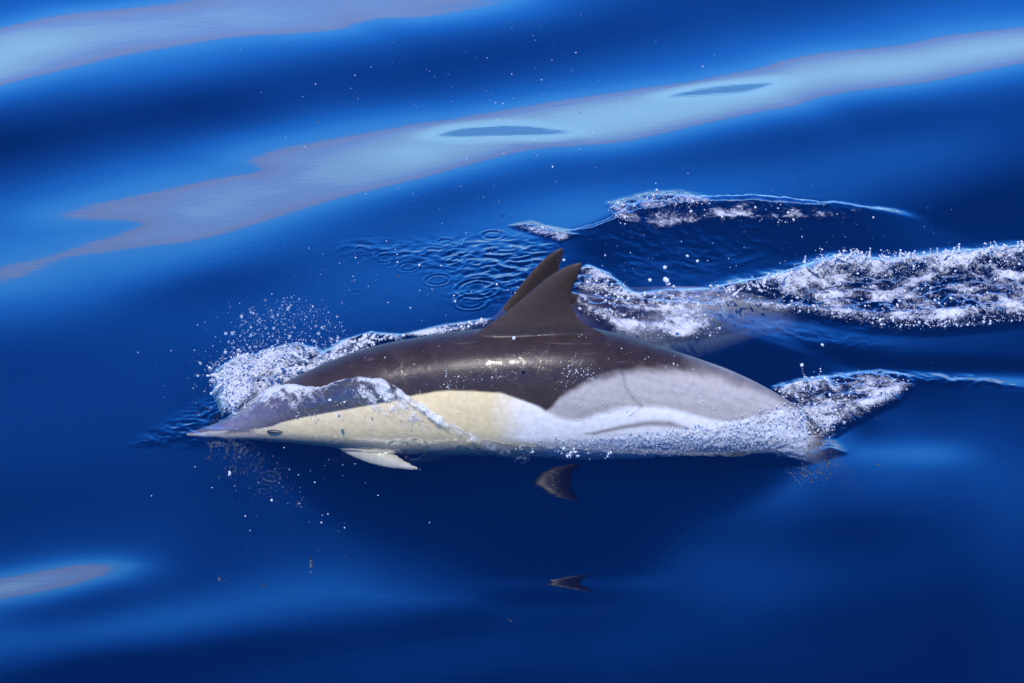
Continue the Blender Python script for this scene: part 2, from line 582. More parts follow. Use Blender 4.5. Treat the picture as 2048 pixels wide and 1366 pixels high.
def open_swell(X, Y):
    return 0.05 * np.sin(1.9 * Y - .5 * X + .4) * np.sin(.35 * X + .8) + .09 * np.sin(.55 * Y + .2 * X)


wx = axis_coords([(-2.5, -1.85, .02), (-1.85, 1.85, .0048), (1.85, 2.5, .02)], -3000, 3000)
wy = axis_coords([(-2.3, -.5, .011), (-.5, 1.15, .0062), (1.15, 3.2, .011), (3.2, 4.2, .03)], -3000, 3000)
WX, WY = np.meshgrid(wx, wy, indexing='ij')
inx = (wx >= GX0) & (wx <= GX1)
iny = (wy >= GY0) & (wy <= GY1)
WZ = np.zeros_like(WX)
WZ[np.ix_(inx, iny)] = sample_swell(wx[inx], wy[iny])
# outside the solved area: carry on as open swell
ex = sstep(2.3, 3.5, np.abs(WX))
ix = np.clip(wx, GX0, GX1)
side = swell_at(np.clip(WX, GX0, GX1), np.clip(WY, GY0, GY1)) * (1 - ex)
WZ = np.where(np.ix_(inx, iny) is None, WZ, WZ)
outm = ~(inx[:, None] & iny[None])
WZ = np.where(outm, side, WZ)
away = np.maximum(sstep(2.4, 5.0, np.abs(WX)), np.maximum(sstep(3.0, 7.0, WY), sstep(2.1, 5.0, -WY)))
WZ += away * open_swell(WX, WY) * np.exp(-np.hypot(WX, WY) / 400.0)
WU, WV = project(WX, WY, WZ)
FOAM = np.zeros_like(WX)

# ------------------------------------------------------------------ water close to the animals: sheets, churned wakes, drop rings
BODY_MASKS = {}


def reproject():
    global WU, WV
    WU, WV = project(WX, WY, WZ)


def zone(pts, soft=14.0, vs=1.6):
    """0..1 inside an outline on the water, soft at its edge"""
    p = np.array(pts, float)
    sel = (WU > p[:, 0].min() - 60) & (WU < p[:, 0].max() + 60) & (WV > p[:, 1].min() - 60) & (WV < p[:, 1].max() + 60) & (np.abs(WX) < 3.2) & (WY > -2.5) & (WY < 4.5)
    out = np.zeros_like(WX)
    if sel.any():
        out[sel] = sstep(-soft * .5, soft, poly_sd(WU[sel], WV[sel], pts, vs))
    return out


def masked(fn, mask):
    out = np.zeros_like(WX)
    sel = mask > 0.002
    out[sel] = fn(WX[sel], WY[sel])
    return out


def churn(x, y, f):
    n = np.zeros_like(x)
    a = 1.0
    for o in range(4):
        q = perlin(x * f + 31 * o + .6 * perlin(x * f * .7 + 9, y * f * .7), y * f + 11 * o)
        n += a * (1 - 2 * np.abs(q))
        a *= .52
        f *= 1.95
    return n / 2.0 - .35


# the clear sheet of water over the head, its far rim falling back onto the flank
RIM = [(380, 850), (400, 840), (440, 810), (480, 788), (520, 770), (560, 766), (600, 766), (640, 770), (670, 760), (700, 753), (740, 751), (770, 757), (800, 776), (830, 797), (865, 820), (900, 842), (940, 864), (985, 884), (1040, 905)]


# the hump thrown up behind: a long near face, a crest, and a back too steep to be seen from the boat
_b = WV - np.interp(WU, CREST_U, CREST_V) - 27.0 * sstep(1040, 1260, WU) * (1 - sstep(1560, 1880, WU)) + 9.0 * masked(lambda x, y: fbm(x * 6, y * 6, 4), (np.abs(WX) < 2) & (WY > 0) & (WY < 2))
_m = sstep(1040, 1260, WU) * (1 - sstep(1560, 1880, WU)) * (WY > 0) * (WY < 2.5)
WZ = WZ + .046 * _m * sstep(-16, 0, _b) * np.exp(-(np.clip(_b, 0, None) / 105.0) ** 1.3)
reproject()

ZONES = []


def churned(pts, amp, lift, foam, freq, soft=14.0, ridge=None, sharp=1.0):
    global WZ, FOAM
    reproject()
    m = zone(pts, soft)
    n = masked(lambda x, y: churn(x, y * 1.15, freq), m)
    WZ = WZ + m * (amp * n * sharp + lift)
    nn = masked(lambda x, y: fbm(x * 9, y * 13, 3), m)
    FOAM = np.maximum(FOAM, m * np.clip(foam + .35 * n * (foam > 0) + .75 * nn * (foam > 0), 0, 1))
    return m


WAKE = [(1400, 592), (1470, 566), (1560, 548), (1610, 530), (1660, 516), (1720, 520), (1780, 524), (1850, 514), (1950, 505), (2048, 494), (2250, 480), (2250, 660), (2048, 640), (1960, 652), (1850, 660),
        (1750, 655), (1680, 642), (1600, 628), (1500, 612), (1420, 606)]
churned(WAKE, .030, .014, .27, 13, 60)
churned([(1440, 575), (1560, 550), (1680, 512), (1780, 522), (1900, 506), (2100, 490), (2250, 480), (2250, 505), (2100, 520), (1900, 536), (1780, 548), (1680, 545), (1560, 575), (1450, 594)], .018, .014, .52, 17, 20)
churned([(1480, 600), (1600, 608), (1750, 622), (1900, 615), (2048, 600), (2250, 600), (2250, 640), (2048, 628), (1900, 645), (1750, 648), (1600, 628), (1480, 612)], .014, .004, .46, 20, 18)
TAILSPLASH = [(1545, 776), (1590, 764), (1640, 757), (1700, 752), (1760, 744), (1815, 756), (1826, 775), (1790, 806), (1740, 828), (1700, 850), (1660, 876), (1590, 890), (1540, 886), (1560, 850), (1590, 830), (1575, 806)]
churned(TAILSPLASH, .026, .010, .34, 16, 26)
churned([(1545, 782), (1600, 768), (1650, 762), (1660, 778), (1600, 790)], .018, .018, .55, 20, 14)
churned([(1600, 815), (1700, 806), (1790, 788), (1800, 800), (1700, 828), (1620, 840)], .012, .006, .5, 22, 14)
churned([(1660, 748), (1800, 742), (1950, 752), (2048, 775), (1950, 772), (1820, 772)], .008, .0, .0, 14, 14)
SKIRT = [(1035, 872), (1100, 866), (1200, 862), (1300, 853), (1400, 842), (1500, 822), (1560, 806), (1612, 812), (1660, 836), (1650, 866), (1560, 886), (1450, 900), (1350, 906), (1250, 902), (1150, 894), (1070, 884)]
SKEDGE = [(1000, 905), (1035, 880), (1060, 872), (1100, 868), (1200, 866), (1300, 858), (1400, 846), (1500, 826), (1560, 808), (1612, 812), (1700, 840)]
churned([(960, 874), (1060, 886), (1230, 900), (1400, 906), (1600, 898), (1660, 876), (1690, 905), (1600, 928), (1450, 934), (1230, 922), (1000, 904)], .006, .005, .0, 15, 22)
# broken water round the two fins
churned([(1150, 545), (1175, 532), (1215, 548), (1262, 585), (1300, 596), (1265, 606), (1200, 590), (1150, 580)], .02, .008, .42, 20, 14)
churned([(1140, 588), (1250, 598), (1330, 606), (1450, 612), (1450, 640), (1420, 668), (1330, 690), (1240, 672), (1190, 640), (1150, 612)], .013, .010, .30, 24, 14)
churned([(1240, 592), (1330, 580), (1440, 578), (1480, 600), (1440, 616), (1330, 612)], .008, .004, .30, 26, 10)
churned([(690, 497), (740, 486), (800, 492), (880, 484), (960, 478), (1040, 470), (1110, 480), (1110, 560), (1060, 600), (980, 606), (905, 596), (930, 572), (900, 545), (820, 530), (750, 514)], .0088, .0, .0, 17, 75)
churned([(1020, 452), (1060, 444), (1110, 458), (1160, 470), (1120, 484), (1060, 466)], .008, .003, .25, 26, 10)
# crest of the wave thrown up behind
churned([(1215, 408), (1260, 396), (1300, 386), (1360, 384), (1420, 396), (1420, 410), (1350, 410), (1290, 425), (1230, 442)], .010, .003, .25, 24, 18)
churned([(1230, 430), (1350, 402), (1500, 395), (1640, 404), (1720, 420), (1700, 440), (1560, 440), (1420, 440), (1280, 470)], .006, .0, .13, 20, 16)
churned([(1150, 470), (1300, 440), (1500, 430), (1600, 470), (1500, 540), (1250, 570)], .0030, .0, .0, 11, 40)
# ruffled strip behind the near back, and ripples streaming off the beak
churned([(600, 742), (640, 712), (690, 682), (740, 668), (800, 672), (800, 690), (720, 716), (640, 752)], .018, .014, .34, 22, 16)
churned([(780, 676), (880, 652), (960, 640), (985, 638), (960, 660), (860, 672)], .005, .004, .34, 30, 8)
churned([(265, 888), (340, 845), (400, 805), (470, 790), (520, 830), (540, 880), (480, 888), (340, 890)], .0075, .0, .0, 19, 46)
HEADSPLASH = [(436, 745), (470, 722), (520, 712), (560, 700), (600, 694), (640, 705), (650, 728), (640, 760), (600, 780), (540, 800), (490, 826), (450, 832), (432, 790)]
churned(HEADSPLASH, .030, .025, .62, 17, 22)
churned([(438, 770), (500, 760), (520, 790), (480, 828), (448, 832)], .02, .018, 1.0, 20, 16)
churned([(1560, 640), (1800, 690), (1700, 715), (1500, 670), (1420, 640)], .0028, .0, .0, 15, 30)

# rings spreading from fallen drops
RINGS = [(816, 534, 26, 3), (890, 484, 20, 2), (985, 470, 27, 2), (615, 490, 10, 2), (672, 491, 11, 2), (955, 578, 50, 4), (942, 604, 36, 3), (712, 585, 13, 2), (476, 494, 6, 1), (459, 519, 5, 1), (730, 500, 22, 3), (770, 515, 18, 2),
         (540, 955, 17, 2), (527, 980, 15, 2), (862, 1006, 12, 2), (655, 868, 26, 3), (585, 860, 17, 3), (795, 892, 26, 3), (828, 884, 28, 3), (770, 905, 20, 2), (915, 884, 18, 2), (1512, 392, 12, 2),
         (875, 560, 30, 3), (905, 520, 22, 2), (700, 925, 14, 2), (565, 878, 10, 2), (920, 880, 14, 2), (745, 862, 16, 3), (1005, 432, 14, 2), (630, 938, 14, 2)]
for (u, v, rad, waves) in RINGS:
    cx, cy = at_z(u, v, 0.0)
    for _ in range(3):
        # step on to the raised surface
        k = (np.abs(wx - cx)).argmin(), (np.abs(wy - cy)).argmin()
        cx, cy = at_z(u, v, WZ[k])
    r0 = rad / 718.0
    ii = np.where(np.abs(wx - cx) < r0 * 1.6)[0]
    jj = np.where(np.abs(wy - cy) < r0 * 1.6)[0]
    if len(ii) < 2 or len(jj) < 2:
        continue
    sx_, sy_ = slice(ii[0], ii[-1] + 1), slice(jj[0], jj[-1] + 1)
    rr = np.hypot(WX[sx_, sy_] - cx, WY[sx_, sy_] - cy) / r0
    amp = .0009 * min(1.4, rad / 16.0)
    WZ[sx_, sy_] += amp * np.cos((rr - 1) * 2 * math.pi * waves * .8) * np.exp(-((rr - .85) / .3) ** 2)

# ------------------------------------------------------------------ materials
def water_material(deep=True):
    m, nt = new_mat('sea_water' if deep else 'water_film')
    L = nt.links.new
    out = N(nt, 'ShaderNodeOutputMaterial')
    geo = N(nt, 'ShaderNodeNewGeometry')
    # fine wind ripples
    mp = N(nt, 'ShaderNodeMapping')
    mp.inputs['Scale'].default_value = (14.0, 55.0, 30.0)
    L(geo.outputs['Position'], mp.inputs[0])
    nz = N(nt, 'ShaderNodeTexNoise')
    nz.inputs['Scale'].default_value, nz.inputs['Detail'].default_value = 1.0, 3.0
    L(mp.outputs[0], nz.inputs['Vector'])
    bp = N(nt, 'ShaderNodeBump')
    bp.inputs['Strength'].default_value, bp.inputs['Distance'].default_value = 1.0, 0.00011
    L(nz.outputs[0], bp.inputs['Height'])
    fr = N(nt, 'ShaderNodeFresnel')
    fr.inputs['IOR'].default_value = 1.333
    L(bp.outputs[0], fr.inputs['Normal'])
    refl = math_n(nt, 'MULTIPLY', fr.outputs[0], 3.2, clamp=True)
    refl = math_n(nt, 'MULTIPLY', refl, math_n(nt, 'SUBTRACT', 1.0, geo.outputs['Backfacing']))
    gl = N(nt, 'ShaderNodeBsdfGlossy')
    gl.inputs['Roughness'].default_value = 0.0
    gl.inputs['Color'].default_value = (.95, .98, 1, 1)
    L(bp.outputs[0], gl.inputs['Normal'])
    tr = N(nt, 'ShaderNodeBsdfTransparent')
    mx = N(nt, 'ShaderNodeMixShader')
    L(refl, mx.inputs[0])
    L(tr.outputs[0], mx.inputs[1])
    L(gl.outputs[0], mx.inputs[2])
    # foam lies on the water where the mesh says so, broken up by bubbles
    at = N(nt, 'ShaderNodeAttribute', attribute_name='foam')
    fb = N(nt, 'ShaderNodeTexNoise')
    fb.inputs['Scale'].default_value, fb.inputs['Detail'].default_value, fb.inputs['Roughness'].default_value = 34.0, 6.0, 0.68
    fb.inputs['Distortion'].default_value = 1.2
    L(geo.outputs['Position'], fb.inputs['Vector'])
    wv = mix_rgb(nt, .10, geo.outputs['Position'], fb.outputs['Color'])
    vo = N(nt, 'ShaderNodeTexVoronoi', feature='DISTANCE_TO_EDGE')
    vo.inputs['Scale'].default_value = 62.0
    L(wv, vo.inputs['Vector'])
    lace = math_n(nt, 'SUBTRACT', 1.0, math_n(nt, 'MULTIPLY', vo.outputs['Distance'], 4.0, clamp=True))
    f = math_n(nt, 'ADD', at.outputs['Fac'], math_n(nt, 'MULTIPLY', math_n(nt, 'SUBTRACT', fb.outputs[0], 0.5), 1.5))
    f = math_n(nt, 'ADD', f, math_n(nt, 'MULTIPLY', math_n(nt, 'SUBTRACT', lace, 0.35), 0.30))
    fm = N(nt, 'ShaderNodeMapRange', interpolation_type='SMOOTHSTEP')
    fm.inputs['From Min'].default_value, fm.inputs['From Max'].default_value = 0.34, 0.95
    L(f, fm.inputs['Value'])
    on = math_n(nt, 'MULTIPLY', fm.outputs[0], math_n(nt, 'MULTIPLY', at.outputs['Fac'], 8.0, clamp=True))
    df = N(nt, 'ShaderNodeBsdfDiffuse')
    df.inputs['Color'].default_value = (.9, .91, .93, 1)
    tl = N(nt, 'ShaderNodeBsdfTranslucent')
    tl.inputs['Color'].default_value = (.7, .76, .86, 1)
    fo = N(nt, 'ShaderNodeMixShader')
    fo.inputs[0].default_value = 0.3
    L(df.outputs[0], fo.inputs[1])
    L(tl.outputs[0], fo.inputs[2])
    m2 = N(nt, 'ShaderNodeMixShader')
    L(math_n(nt, 'MULTIPLY', on, 0.88), m2.inputs[0])
    L(mx.outputs[0], m2.inputs[1])
    L(fo.outputs[0], m2.inputs[2])
    L(m2.outputs[0], out.inputs['Surface'])
    if not deep:
        return m
    # the body of the water: blue light scattered back, red and green swallowed
    sc = N(nt, 'ShaderNodeVolumeScatter')
    sc.inputs['Color'].default_value, sc.inputs['Density'].default_value = (.012, .2, 1.0, 1), .36
    ab = N(nt, 'ShaderNodeVolumeAbsorption')
    ab.inputs['Color'].default_value, ab.inputs['Density'].default_value = (.36, .46, .55, 1), 6.2
    ad = N(nt, 'ShaderNodeAddShader')
    L(sc.outputs[0], ad.inputs[0])
    L(ab.outputs[0], ad.inputs[1])
    L(ad.outputs[0], out.inputs['Volume'])
    m.volume_intersection_method = 'FAST' if hasattr(m, 'volume_intersection_method') else None
    return m


def build_water():
    nx, ny = WX.shape
    verts = np.stack([WX, WY, WZ], -1).reshape(-1, 3)
    idx = np.arange(nx * ny).reshape(nx, ny)
    f = np.stack([idx[:-1, :-1], idx[1:, :-1], idx[1:, 1:], idx[:-1, 1:]], -1).reshape(-1, 4)
    # closed below, so that the sea is a body of water
    ring = np.concatenate([idx[:, 0], idx[-1, 1:], idx[-2::-1, -1], idx[0, -2:0:-1]])
    low = verts[ring].copy()
    low[:, 2] = -9.0
    lowi = np.arange(len(ring)) + nx * ny
    nxt = np.roll(np.arange(len(ring)), -1)
    sides = np.stack([ring, lowi, lowi[nxt], ring[nxt]], -1)
    front = lowi[:nx]
    back = lowi[nx + ny - 2 + np.arange(nx)][::-1]
    bottom = np.stack([front[:-1], back[:-1], back[1:], front[1:]], -1)
    o = add_mesh('water', np.concatenate([verts, low]), np.concatenate([f, sides, bottom]), water_material())
    point_attr(o.data, 'foam', np.concatenate([FOAM.ravel(), np.zeros(len(ring))]))
    tag(o, 'deep blue open sea with smooth swell mirroring sky and low cloud', 'sea', kind='structure')
    return o


build_water()


# ------------------------------------------------------------------ the dolphins
def tube_mesh(rings):
    """closed quad mesh through a list of equal rings, capped with fans of triangles"""
    n, k = len(rings), len(rings[0])
    v = np.concatenate(rings)
    i = np.arange(n * k).reshape(n, k)
    j = np.roll(i, -1, 1)
    f = [tuple(q) for q in np.stack([i[:-1], j[:-1], j[1:], i[1:]], -1).reshape(-1, 4)]
    v = np.concatenate([v, [rings[0].mean(0)], [rings[-1].mean(0)]])
    f += [(n * k, int(j[0, q]), int(i[0, q])) for q in range(k)]
    f += [(n * k + 1, int(i[-1, q]), int(j[-1, q])) for q in range(k)]
    return v, f


def fin_mesh(lead, trail, thick, n=40, k=28):
    """lead/trail: matching 3-D edge lines (n,3) from root to tip; lens section between, thickness along `thick` (n vectors)"""
    rings = []
    for q in range(len(lead)):
        a = np.linspace(0, 2 * math.pi, k, endpoint=False)
        c = 0.5 - 0.5 * np.cos(a)                      # 0 leading .. 1 trailing
        prof = np.sin(a) * (1.0 - 0.55 * c) * 0.5
        rings.append(lead[q][None] * (1 - c[:, None]) + trail[q][None] * c[:, None] + prof[:, None] * thick[q][None])
    return tube_mesh(rings)


def resample(pts, n):
    p = np.array(pts, float)
    d = np.concatenate([[0], np.cumsum(np.hypot(*np.diff(p, axis=0).T))])
    t = np.linspace(0, d[-1], n)
    o = np.stack([np.interp(t, d, p[:, 0]), np.interp(t, d, p[:, 1])], -1)
    for _ in range(6):
        o[1:-1] = .25 * o[:-2] + .5 * o[1:-1] + .25 * o[2:]
    return o


def dolphin_raw():
    parts = []
    th = np.linspace(0, 2 * math.pi, 72, endpoint=False)
    cs, sn = np.cos(th), np.sin(th)
    sx = lambda t: np.sign(t) * np.abs(t) ** (2 / BEXP)
    rings = [np.stack([np.full(72, x), b * sx(cs), zc + a * sx(sn)], -1) for x, zc, a, b in zip(BX, BZC, BA, BB)]
    parts.append(tube_mesh(rings))
    # dorsal fin, swept back with a hollow trailing edge
    n = 44
    ld = resample([(930, 690), (955, 663), (985, 645), (1010, 626), (1040, 601), (1075, 571), (1105, 547), (1133, 531), (1152, 525), (1161, 524)], n)
    tr = resample([(1235, 690), (1205, 665), (1178, 652), (1160, 640), (1148, 622), (1142, 602), (1144, 582), (1152, 562), (1161, 544), (1166, 531), (1166, 526)], n)
    xl, zl = at_y(ld[:, 0], ld[:, 1])
    xt, zt = at_y(tr[:, 0], tr[:, 1])
    o = np.zeros(n)
    tk = np.interp(np.arange(n), [0, 6, 14, n - 6, n - 1], [.085, .06, .042, .02, .008])
    parts.append(fin_mesh(np.stack([xl, o, zl], -1), np.stack([xt, o, zt], -1), np.stack([o, tk, o], -1)))
    # flippers, spread out and swept back
    ld = resample([(640, 868), (668, 893), (700, 912), (740, 928), (780, 936), (820, 940), (846, 941)], n)
    tr = resample([(800, 868), (786, 888), (786, 903), (800, 914), (820, 926), (838, 935), (849, 940)], n)
    for side in (-1, 1):
        depth = np.linspace(-.05, -.15, n)
        xl, zl = at_y(ld[:, 0], ld[:, 1], depth)
        xt, zt = at_y(tr[:, 0], tr[:, 1], depth - .004)
        tk = np.interp(np.arange(n), [0, n * .3, n - 5, n - 1], [.04, .028, .014, .006])
        nrm = np.array([0.05, -.35, .93])
        pl = np.stack([xl, depth, zl], -1)
        pt = np.stack([xt, depth - .004, zt], -1)
        vv, ff = fin_mesh(pl, pt, tk[:, None] * nrm[None])
        if side > 0:
            vv = vv * np.array([1, -1, 1])
            ff = [tuple(reversed(q)) for q in ff]
        parts.append((vv, ff))
    # tail flukes, level, each swept back to a point
    xe, ze = BX[-1], BZC[-1]
    for side in (-1, 1):
        t = np.linspace(0, 1, n)
        pl = np.stack([xe - .10 + .26 * t ** 1.3, side * .25 * t, ze - .02 * t + 0 * t], -1)
        pt = np.stack([xe + .09 + .075 * t + .07 * np.sin(t * math.pi) * -.5, side * .25 * t, ze - .02 * t], -1)
        tk = np.interp(t, [0, .4, 1], [.04, .022, .006])
        vv, ff = fin_mesh(pl, pt, tk[:, None] * np.array([0, 0, 1.0])[None])
        if side > 0:
            ff = [tuple(reversed(q)) for q in ff]
        parts.append((vv, ff))
    me = bpy.data.meshes.new('raw')
    V, F, base = [], [], 0
    for vv, ff in parts:
        V.append(vv)
        F += [tuple(int(q) + base for q in f) for f in ff]
        base += len(vv)
    me.from_pydata(np.concatenate(V).tolist(), [], F)
    bm = bmesh.new()
    bm.from_mesh(me)
    bmesh.ops.recalc_face_normals(bm, faces=bm.faces)
    bm.to_mesh(me)
    bm.free()
    return me


def dolphin_skin():
    """one continuous skin over body, fins and flukes"""
    me = dolphin_raw()
    o = bpy.data.objects.new('raw', me)
    COL.objects.link(o)
    m = o.modifiers.new('skin', 'REMESH')
    m.mode, m.voxel_size, m.use_smooth_shade = 'VOXEL', 0.0042, True
    s = o.modifiers.new('relax', 'SMOOTH')
    s.factor, s.iterations = 0.5, 5
    dg = bpy.context.evaluated_depsgraph_get()
    out = bpy.data.meshes.new_from_object(o.evaluated_get(dg))
    bpy.data.objects.remove(o)
    bpy.data.meshes.remove(me)
    out.polygons.foreach_set('use_smooth', np.ones(len(out.polygons), bool))
    return out


def side_height(pts):
    """(u, v) marks seen on the near flank -> (x, height in the section, -1 belly .. 1 back)"""
    out = []
    ph = np.radians(np.linspace(-89, 120, 300))
    c, s = np.cos(ph), np.sin(ph)
    for u, v in pts:
        x = (u - 1024) / 718.0
        for _ in range(3):
            zc, a, b = body_at(x)
            yy = -b * np.sign(c) * np.abs(c) ** (2 / BEXP)
            zz = zc + a * np.sign(s) * np.abs(s) ** (2 / BEXP)
            uu, vv = project(np.full(300, x), yy, zz)
            lo, hi = int(np.argmax(vv)), int(np.argmin(vv))
            k = int(np.argmin(np.abs(vv[lo:hi + 1] - v))) + lo
            x += (u - uu[k]) / 718.0
        out.append((x, (zz[k] - zc) / a))
    return np.array(sorted(out))


CAPE = side_height([(372, 869), (420, 863), (480, 861), (520, 857), (545, 852), (560, 846), (600, 836), (640, 829), (700, 818), (760, 807), (800, 799), (830, 791), (870, 784), (930, 782), (1000, 787), (1050, 801), (1075, 812), (1092, 822),
                    (1105, 812), (1120, 796), (1145, 779), (1170, 767), (1200, 757), (1240, 747), (1300, 741), (1380, 739), (1450, 743), (1490, 755), (1530, 776), (1570, 798), (1610, 822), (1700, 864), (1800, 888)])
PALE = side_height([(1040, 905), (1085, 826), (1092, 824), (1110, 832), (1135, 839), (1165, 839), (1200, 828), (1240, 817), (1290, 811), (1330, 815), (1370, 824), (1420, 838), (1500, 852), (1600, 862), (1700, 880)])
STRIPE = side_height([(1150, 869), (1190, 866), (1240, 856), (1300, 846), (1340, 848), (1380, 858), (1420, 868)])


def on_flank(pts):
    p = np.array(pts, float)
    o = side_height([(p[k, 0], p[k, 1]) for k in range(len(p))])
    zc, a, b = body_at(o[:, 0])
    return np.stack([o[:, 0], zc + a * o[:, 1]], -1)


def paint_dolphin(me):
    n = len(me.vertices)
    co = np.empty(n * 3, np.float32)
    me.vertices.foreach_get('co', co)
    x, y, z = co.reshape(-1, 3).T.astype(float)
    zc, a, b = body_at(x)
    h = (z - zc) / np.maximum(a, 1e-4)
    out = np.maximum(np.abs(y) / np.maximum(b, .01), np.abs(h))
    w = .012 * fbm(x * 14, h * 6 + 9 * np.sign(y), 4)
    cape_h = np.interp(x, CAPE[:, 0], CAPE[:, 1]) + w * np.interp(x, [.05, .3], [1.2, 5])
    pale_h = np.interp(x, PALE[:, 0], PALE[:, 1]) + w * 1.5
    brush = fbm(x * 6 - h * 2.5, h * 12 + x * 6, 3)
    dark = np.array([.044, .028, .028])
    darkb = np.array([.030, .019, .021])
    cream, white, grey = np.array([.80, .64, .36]), np.array([.86, .83, .79]), np.array([.42, .38, .355])
    lav = np.array([.15, .125, .165])
    x0 = side_height([(1060, 850)])[0, 0]
    xv = side_height([(1092, 822)])[0, 0]
    t = lambda m: m[:, None]
    mot = t(.5 + .5 * np.clip(1.4 * fbm(x * 22, h * 9 + 3, 4), -1, 1))
    col = dark * mot + darkb * (1 - mot)
    # head: lavender over the beak and the melon's front
    hx = side_height([(430, 865), (520, 850), (640, 820)])[:, 0]
    head = 1 - sstep(hx[0], hx[2], x)
    col = col * (1 - t(head)) + lav * t(head)
    side_soft = np.interp(x, [xv - .05, xv + .02, xv + .25, xv + .5], [.02, .05, .10, .16])
    under = 1 - sstep(-side_soft, side_soft, h - cape_h + .03 * brush * np.interp(x, [xv, xv + .1], [0, 1]))
    xa, xb = side_height([(1096, 822), (1036, 885)])
    xl = np.interp(h, [xb[1], xa[1]], [xb[0], xa[0]])
    c2w = sstep(-.09, .05, x - xl + .03 * fbm(x * 14, z * 14, 3))
    low = cream * (1 - t(c2w)) + white * t(c2w)
    throat = np.interp(x, [hx[0], hx[1], hx[1] + .1], [1.0, .8, .0])
    low = low * (1 - t(throat * .5)) + np.array([.36, .34, .36]) * t(throat * .5)
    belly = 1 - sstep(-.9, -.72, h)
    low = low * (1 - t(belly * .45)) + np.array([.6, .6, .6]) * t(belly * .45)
    gcol = grey * t(1 + .14 * brush)
    isg = sstep(-.06, .06, h - pale_h + .03 * brush) * sstep(xv - .012, xv + .012, x)
    low = low * (1 - t(isg)) + gcol * t(isg)
    st = np.interp(x, STRIPE[:, 0], STRIPE[:, 1])
    sw = np.interp(x, [STRIPE[0, 0], STRIPE[2, 0], STRIPE[4, 0], STRIPE[-1, 0]], [.02, .045, .075, .02])
    stripe = np.exp(-((h - st) / sw) ** 2) * sstep(STRIPE[0, 0], STRIPE[1, 0], x) * (1 - sstep(STRIPE[4, 0], STRIPE[-1, 0], x))
    low = low * (1 - t(stripe * .75)) + np.array([.14, .11, .09]) * t(stripe * .75)
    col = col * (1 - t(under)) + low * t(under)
    # dark lips and the stripe from the eye
    lips = side_height([(430, 868), (470, 863), (510, 861)])
    lh = np.interp(x, lips[:, 0], lips[:, 1])
    lm = np.exp(-((h - lh) / .16) ** 2) * sstep(lips[0, 0], lips[0, 0] + .05, x) * (1 - sstep(lips[-1, 0] - .02, lips[-1, 0] + .01, x))
    col = col * (1 - t(.85 * lm)) + np.array([.05, .04, .06]) * t(.85 * lm)
    for line, wd, dk in (([(1236, 690), (1243, 740), (1252, 775), (1270, 800), (1284, 812)], .0045, .30), ([(1284, 812), (1262, 832)], .004, .25), ([(1340, 735), (1420, 728), (1480, 738)], .006, .25), ([(1150, 838), (1180, 818), (1215, 812)], .006, .15)):
        q = on_flank(line)
        mk = np.exp(-(line_sd(x, z, q.tolist()) / wd) ** 2) * (y < 0)
        col = col * (1 - dk * t(mk))
    # fins
    fin = sstep(1.06, 1.2, h) * (x > -.3) * (x < .4)
    col = col * (1 - t(fin)) + np.array([.054, .035, .029]) * t(fin)
    fl = sstep(.155, .20, np.abs(y)) * (x < 0)
    flc = np.array([.50, .49, .42]) * t(1 + .15 * fbm(x * 30, y * 30, 3))
    col = col * (1 - t(fl)) + flc * t(fl)
    fk = sstep(BX[-1] - .34, BX[-1] - .22, x)
    col = col * (1 - t(fk)) + darkb * t(fk)
    col = np.clip(col, .004, .95)
    at = me.color_attributes.new('skin', 'FLOAT_COLOR', 'POINT')
    at.data.foreach_set('color', np.concatenate([col, np.ones((n, 1))], 1).astype(np.float32).ravel())


